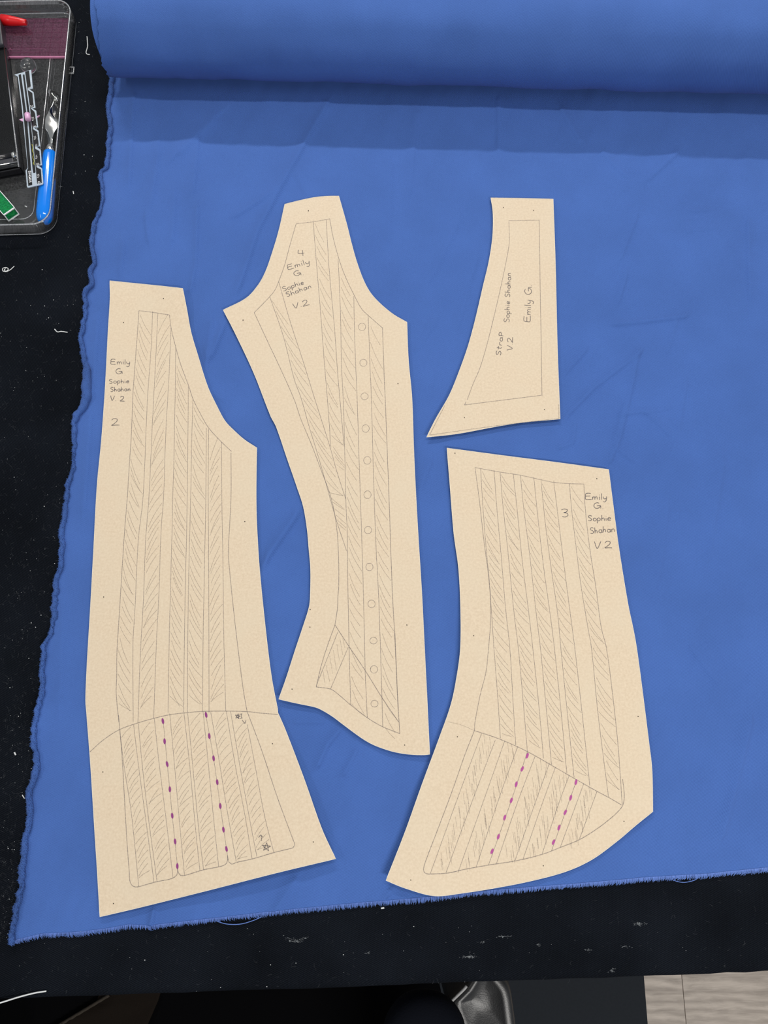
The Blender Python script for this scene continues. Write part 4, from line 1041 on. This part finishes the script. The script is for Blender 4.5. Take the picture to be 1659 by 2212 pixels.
def gstroke(name, lines, width, m, z=GZ + .0006):
    V, Fc = [], []
    for ln in lines:
        W_ = [P(x, y, z) for x, y in catmull(ln, 0.8)]; k0_ = len(V); k_ = len(W_)
        for i, p in enumerate(W_):
            t = W_[min(i + 1, k_ - 1)] - W_[max(i - 1, 0)]; nr = Vector((-t.y, t.x, 0)).normalized(); V += [p - nr * width / 2, p + nr * width / 2]
        for i in range(k_ - 1): Fc.append((k0_ + 2 * i, k0_ + 2 * i + 2, k0_ + 2 * i + 3, k0_ + 2 * i + 1))
    return mk(name, V, Fc, m, parent=pl_ if m is M['grey_lint'] or name == 'lettering' else pr_)
gstroke('lettering', lay_text('SINGER', g2((752,1712)), g2((778,2030)), 4.6), .00055, M['white_paint'])
nums = [('6', (1005,1985), (1015,2060), 5), ('5', (965,1505), (972,1570), 5), ('4', (925,1005), (932,1060), 5), ('3', (875,500), (882,560), 5)]
for t, a, b, c in nums: gstroke('numeral', lay_text(t, g2(a), g2(b), c), .0004, M['white_paint'])
for t, a, b, c in (('2', (840,1880), (848,1945), 4.5), ('1', (775,1375), (780,1425), 5)): gstroke('numeral', lay_text(t, g1(a), g1(b), c), .0004, M['white_paint'])
for a, b in (((985,1795),(990,1850)), ((940,1290),(945,1345)), ((900,780),(905,835)), ((845,280),(850,335))):
    s_ = '5432'[((985, 940, 900, 845).index(a[0]))]
    gstroke('numeral', lay_text(s_, g2(a), g2((a[0] + 6, a[1] + 52)), 3.6), .00032, M['white_paint'])
    gstroke('numeral', lay_text('1', g2((a[0] + 20, a[1] + 50)), g2((a[0] + 24, a[1] + 72)), 3.2) + lay_text('2', g2((a[0] + 6, a[1] + 72)), g2((a[0] + 10, a[1] + 105)), 2.6), .0003, M['white_paint'])
tk = []
for q in range(20):
    f = q / 20.0
    x0, y0 = 62.5 + f * 27.5, 165 + f * 226; tk.append([(x0 + 2.2, y0 - .3), (x0 + 4.2, y0 - .7)])
gstroke('tick_marks', tk, .0003, M['white_paint'])
tk = []
for q in range(18):
    f = q / 18.0; x0, y0 = 43 + f * 19.5, 178 + f * 180
    tk.append([(x0, y0), (x0 + (2.4 if q % 2 else 1.4), y0 - .4)])
gstroke('tick_marks', tk, .00035, M['grey_lint'])
# slider
s0, s1 = P(59, 246, GZ + .004), P(61, 259, GZ + .004)
sl_ = mk('slider', *revolve(s0, s1, [(0, .0030), (.1, .0036), (.9, .0037), (1, .0030)], 20), M['pink'], parent=sg)
V, Fc = prism(W3([(42, 259), (50, 256.5), (66, 253), (80, 252.5), (86, 249.5), (80, 255), (66, 258), (50, 263)], GZ - .002), T + GZ - .0026, T + GZ - .0012)
mk('slider_arrow', V, Fc, M['pink'], parent=sl_, smooth=False)
yt = [Vector(P(x, y, .0195)) for x, y in catmull([(69,312),(71,318),(70,326),(73,332),(71,340),(74,348),(72,354),(76,355)], 2)]
tag(mk('yellow_thread', *tube_mesh(yt, .0005, 5), M['yellow_thread']), 'twisted yellow thread showing through the slot of the gauge', 'thread')

# ------------------------------------------------------------ thread scraps and lint on the black cloth
def scrap(label, pts, r, h=0.0009):
    path = [Vector(P(x, y, h)) for x, y in catmull(pts, 2.0)]
    return tag(mk('thread_scrap', *tube_mesh(path, r, 6), M['white_thread']), label, 'thread', 'white thread scraps on the black cloth')
scrap('hooked white thread scrap between the clear tray and the fabric roll', [(188,79),(189,92),(189,102),(186,113),(188,117),(194,118)], .0006)
scrap('looped white thread scrap on black cloth below the clear tray', [(31,575),(22,583),(12,587),(6,585),(6,580),(13,578),(18,581),(14,586),(9,584),(12,580)], .0005)
scrap('forked white thread scrap near the frayed left edge of the fabric', [(118,711),(124,717),(132,716),(146,718)], .0006)
scrap('long pale thread lying at the bottom left corner of the table', [(-20,2172),(8,2164),(40,2154),(75,2145),(100,2141)], .0007)
scrap('tiny white thread bit below the fabric edge between two pattern pieces', [(823,1962),(830,1961)], .0008)
scrap('tiny white thread bit right of the blue handle on black cloth', [(158,413),(159,419)], .0006)
scrap('tiny white thread bit left of the selvage far below the tray', [(31,1625),(34,1631)], .0008)
scrap('tiny bluish thread bit touching the selvage low on the left', [(48,1717),(53,1725)], .0005)
tag(mk('thread_scrap', *tube_mesh([Vector(P(x, y, FZ + .001)) for x, y in ((54,445),(58,447))], .0006, 6), M['white_thread']), 'tiny white thread bit inside the tray beside the green box', 'thread', 'white thread scraps on the black cloth')
parts = []
def fibre(x, y, ln):
    a = random.uniform(0, 6.28); pts = [(x, y)]
    for q in range(3):
        a += random.uniform(-1, 1); x += math.cos(a) * ln / 3; y += math.sin(a) * ln / 3; pts.append((x, y))
    W_ = [P(px, py, .0006) for px, py in pts]; V = []; wd_ = random.uniform(.00008, .00015)
    for i, p in enumerate(W_):
        t = W_[min(i + 1, 3)] - W_[max(i - 1, 0)]; nr = Vector((-t.y, t.x, 0)).normalized(); V += [p - nr * wd_, p + nr * wd_]
    return V, [(2 * i, 2 * i + 2, 2 * i + 3, 2 * i + 1) for i in range(3)]
spk = []
def speck(x, y, r):
    W_ = [P(x + r * math.cos(q * 1.2566), y + r * math.sin(q * 1.2566) * random.uniform(.5, 1), .0007) for q in range(5)]; W_.reverse()
    return W_, [(0, 1, 2, 3, 4)]
for q in range(1500):
    if q < 1000:
        y = random.uniform(505, 2030); x = random.uniform(0, max(6, float(np.interp(y, ly, lx)) - 6))
    elif q < 1100:
        y = random.uniform(5, 500); x = random.uniform(168 - y * .1, 205)
    else:
        x = random.uniform(0, 1659); yb = float(np.interp(x, bx_, by_)); y = random.uniform(yb + 18, 2105 + (1659 - x) * .03)
    if q < 1100 or q % 2: parts.append(fibre(x, y, random.uniform(4, 12)))
    if q % 8 == 0:
        x2, y2 = x + random.uniform(-8, 8), y + random.uniform(-8, 8)
        if x2 < float(np.interp(y2, ly, lx)) - 8 or y2 > 2000: spk.append(speck(x2, y2, random.choice([.4, .5, .5, .6, 1.1])))
tag(mk('lint', *join(parts), M['grey_lint']), 'fine grey lint fibres scattered over the black tablecloth', 'lint', kind='stuff')
tag(mk('dust_specks', *join(spk), M['white_thread']), 'tiny pale dust specks scattered over the black tablecloth', 'dust', kind='stuff')
def chalk(cx, cy, lx_, ly_, n, bend=0.0):
    ps = []
    for q in range(int(n * 1.5)):
        u = random.gauss(0, .4); v = random.gauss(0, .4); x = cx + u * lx_; y = cy + v * ly_ - bend * u * u
        a = random.uniform(-.5, .5); l = random.uniform(1.5, 4.5); wd_ = random.uniform(.3, .7)
        c, s = math.cos(a), math.sin(a)
        W_ = [P(x + dx * c - dy * s, y + dx * s + dy * c, .0006) for dx, dy in ((-l / 2, 0), (0, -wd_), (l / 2, 0), (0, wd_))]; W_.reverse()
        ps.append((W_, [(0, 1, 2, 3)]))
    o = mk('chalk_mark', *join(ps), M['chalk'], parent=clo); return o
for a in ((640,2032,30,5,70,10),(1013,2067,20,3.5,45,0),(1382,1996,16,4,45,0),(1086,2023,16,3,26,0),(1163,2041,6,4,10,0),(1270,2052,8,3,12,0),(1350,2044,14,3,12,0),(1323,2096,7,8,18,0),(1040,2036,10,3,10,0),(795,2058,6,4,8,0)): chalk(*a)

# ------------------------------------------------------------ below the table edge: mat, chair, bag
me_ = G(1396, 2160, 0.008)
bevel(tag(mk('floor_mat', *box(-1.1, me_.x, -1.45, -0.25, 0.0, 0.008), M['mat'], smooth=False), 'smooth black mat on the plank floor under the table edge', 'mat'), .003, 2)
ch = thing('armchair', 'black chair with a rounded padded arm pushed up to the table', 'chair', (-0.25, -0.65, 0.008))
V, Fc = loft([rrect(-.60 + i, .085 - i, -.95 + i, -.36 - i, .05, z) for i, z in ((.02, .40), (0, .415), (0, .465), (.012, .48), (.04, .486))])
mk('seat', V, Fc, M['black_fabric'], parent=ch)
V, Fc = loft([rrect(-.58 + i, -.03 - i, -1.03, -.95, .035, z) for i, z in ((0, .42), (-.01, .6), (0, .85), (.03, .93))])
mk('backrest', V, Fc, M['black_fabric'], parent=ch)
an_ = G(918, 2157, 0.645)
for xc in (an_.x, an_.x - 0.69):
    rings = []
    for ins, z in ((.012, .600), (.003, .607), (0, .62), (.003, .634), (.012, .643), (.024, .646)):
        rings.append(rrect(xc - .053 + ins, xc + .053 - ins, an_.y - .30 + ins, an_.y + .002 - ins, .05 - ins, z, 10))
    arm = mk('armrest', *loft(rings), M['navy_pad'], parent=ch)
    mk('armrest_post', *loft([rrect(xc - .02, xc + .02, an_.y - .2, an_.y - .12, .012, z) for z in (.41, .602)]), M['black_plastic'], parent=ch)
    sx_ = -0.02 if xc > -0.3 else -0.58
    mk('arm_bracket', *box(min(xc, sx_) - .02, max(xc, sx_) + .02, an_.y - .2, an_.y - .12, .40, .412), M['black_plastic'], parent=ch, smooth=False)
mk('column', *tube_mesh([Vector((-.3, -.66, .10)), Vector((-.3, -.66, .405))], .03, 16), M['steel'], parent=ch)
for q in range(5):
    a = q * 2 * math.pi / 5 + .3; d = Vector((math.cos(a), math.sin(a), 0))
    mk('leg', *tube_mesh([Vector((-.3, -.66, .11)), Vector((-.3, -.66, .085)) + d * .27], [.024, .015], 10), M['black_plastic'], parent=ch)
    c0 = Vector((-.3, -.66, .036)) + d * .27; t = Vector((-d.y, d.x, 0))
    mk('caster', *revolve(c0 - t * .02, c0 + t * .02, [(0, .022), (.1, .028), (.9, .028), (1, .022)], 16), M['black_plastic'], parent=ch)
# brown cloth folded over the seat
def cl(px, py): return G(px, py, .492)
a, b_, c, d = cl(208, 2166), cl(342, 2160), cl(300, 2260), cl(60, 2255)
V, Fc = [], []; nn_ = 20
top = []
for j in range(nn_ + 1):
    for i in range(nn_ + 1):
        u, v = i / nn_, j / nn_
        p = (a * (1 - u) + b_ * u) * (1 - v) + (d * (1 - u) + c * u) * v
        z = .4905 + .006 * float(vnoise(u * 3 + 1, v * 2, 2)); V.append((p.x, p.y, z))
# front flap bends over the seat's front edge towards the table
for i in range(nn_ + 1):
    u = i / nn_; p = a * (1 - u) + b_ * u
    V.append((p.x + .012, p.y + .05, .4905))
V += [(x, y, z - .003) for x, y, z in V]
n_ = nn_ + 1; tot = (nn_ + 1) ** 2 + n_
for j in range(nn_):
    for i in range(nn_): Fc.append((j * n_ + i, (j + 1) * n_ + i, (j + 1) * n_ + i + 1, j * n_ + i + 1))
for i in range(nn_): Fc.append((n_ * n_ + i, i, i + 1, n_ * n_ + i + 1))
k_ = len(Fc)
Fc += [tuple(q + tot for q in reversed(f)) for f in Fc[:k_]]
for j in range(nn_):
    Fc.append((j * n_, j * n_ + tot, (j + 1) * n_ + tot, (j + 1) * n_)); Fc.append((j * n_ + nn_, (j + 1) * n_ + nn_, (j + 1) * n_ + nn_ + tot, j * n_ + nn_ + tot))
bc_ = thing('brown_cloth', 'dark brown cloth with a stitched hem lying on the chair seat', 'cloth', (a + d) / 2)
mk('cloth_panel', V, Fc, M['brown_fabric'], parent=bc_)
mk('hem', *tube_mesh([a * (1 - t) + d * t + Vector((0, 0, .002 + .001 * math.sin(t * 60))) for t in np.linspace(-.2, 1, 60)], .0022, 6), M['brown_hem'], parent=bc_)
# leather bag standing on the mat
BZ = .43
foot = [G(1004, 2128, BZ), G(962, 2168, BZ), G(1000, 2265, BZ), G(1126, 2275, BZ), G(1106, 2128, BZ), G(1060, 2070, BZ), G(1030, 2085, BZ)]
cb_ = sum(foot, Vector()) / len(foot)
def insets(z, s, lift=0):
    pts = [Vector((cb_.x + (p.x - cb_.x) * s, cb_.y + (p.y - cb_.y) * s, z)) for p in foot]; out = []
    k = len(pts)
    for i in range(k):
        p0, p1, p2 = pts[i - 1], pts[i], pts[(i + 1) % k]
        for t in np.linspace(0, 1, 7):
            A0 = p1 + (p0 - p1) * .22; B0 = p1 + (p2 - p1) * .22; out.append(A0 * (1 - t) ** 2 + p1 * 2 * t * (1 - t) + B0 * t ** 2)
    return out
bag = thing('leather_bag', 'glossy black leather bag with pale piping beside the padded chair arm', 'bag', (cb_.x, cb_.y, .008))
mk('bag_body', *loft([insets(.009, .98), insets(.02, 1.03), insets(.2, 1.06), insets(.36, 1.02), insets(.41, .99), insets(.43, .94), insets(.44, .84), insets(.437, .6), insets(.430, .3)]), M['leather'], parent=bag)
rp0 = insets(.437, .955)
mk('piping', *tube_mesh(rp0[2:11], .0022, 8), M['piping'], parent=bag)
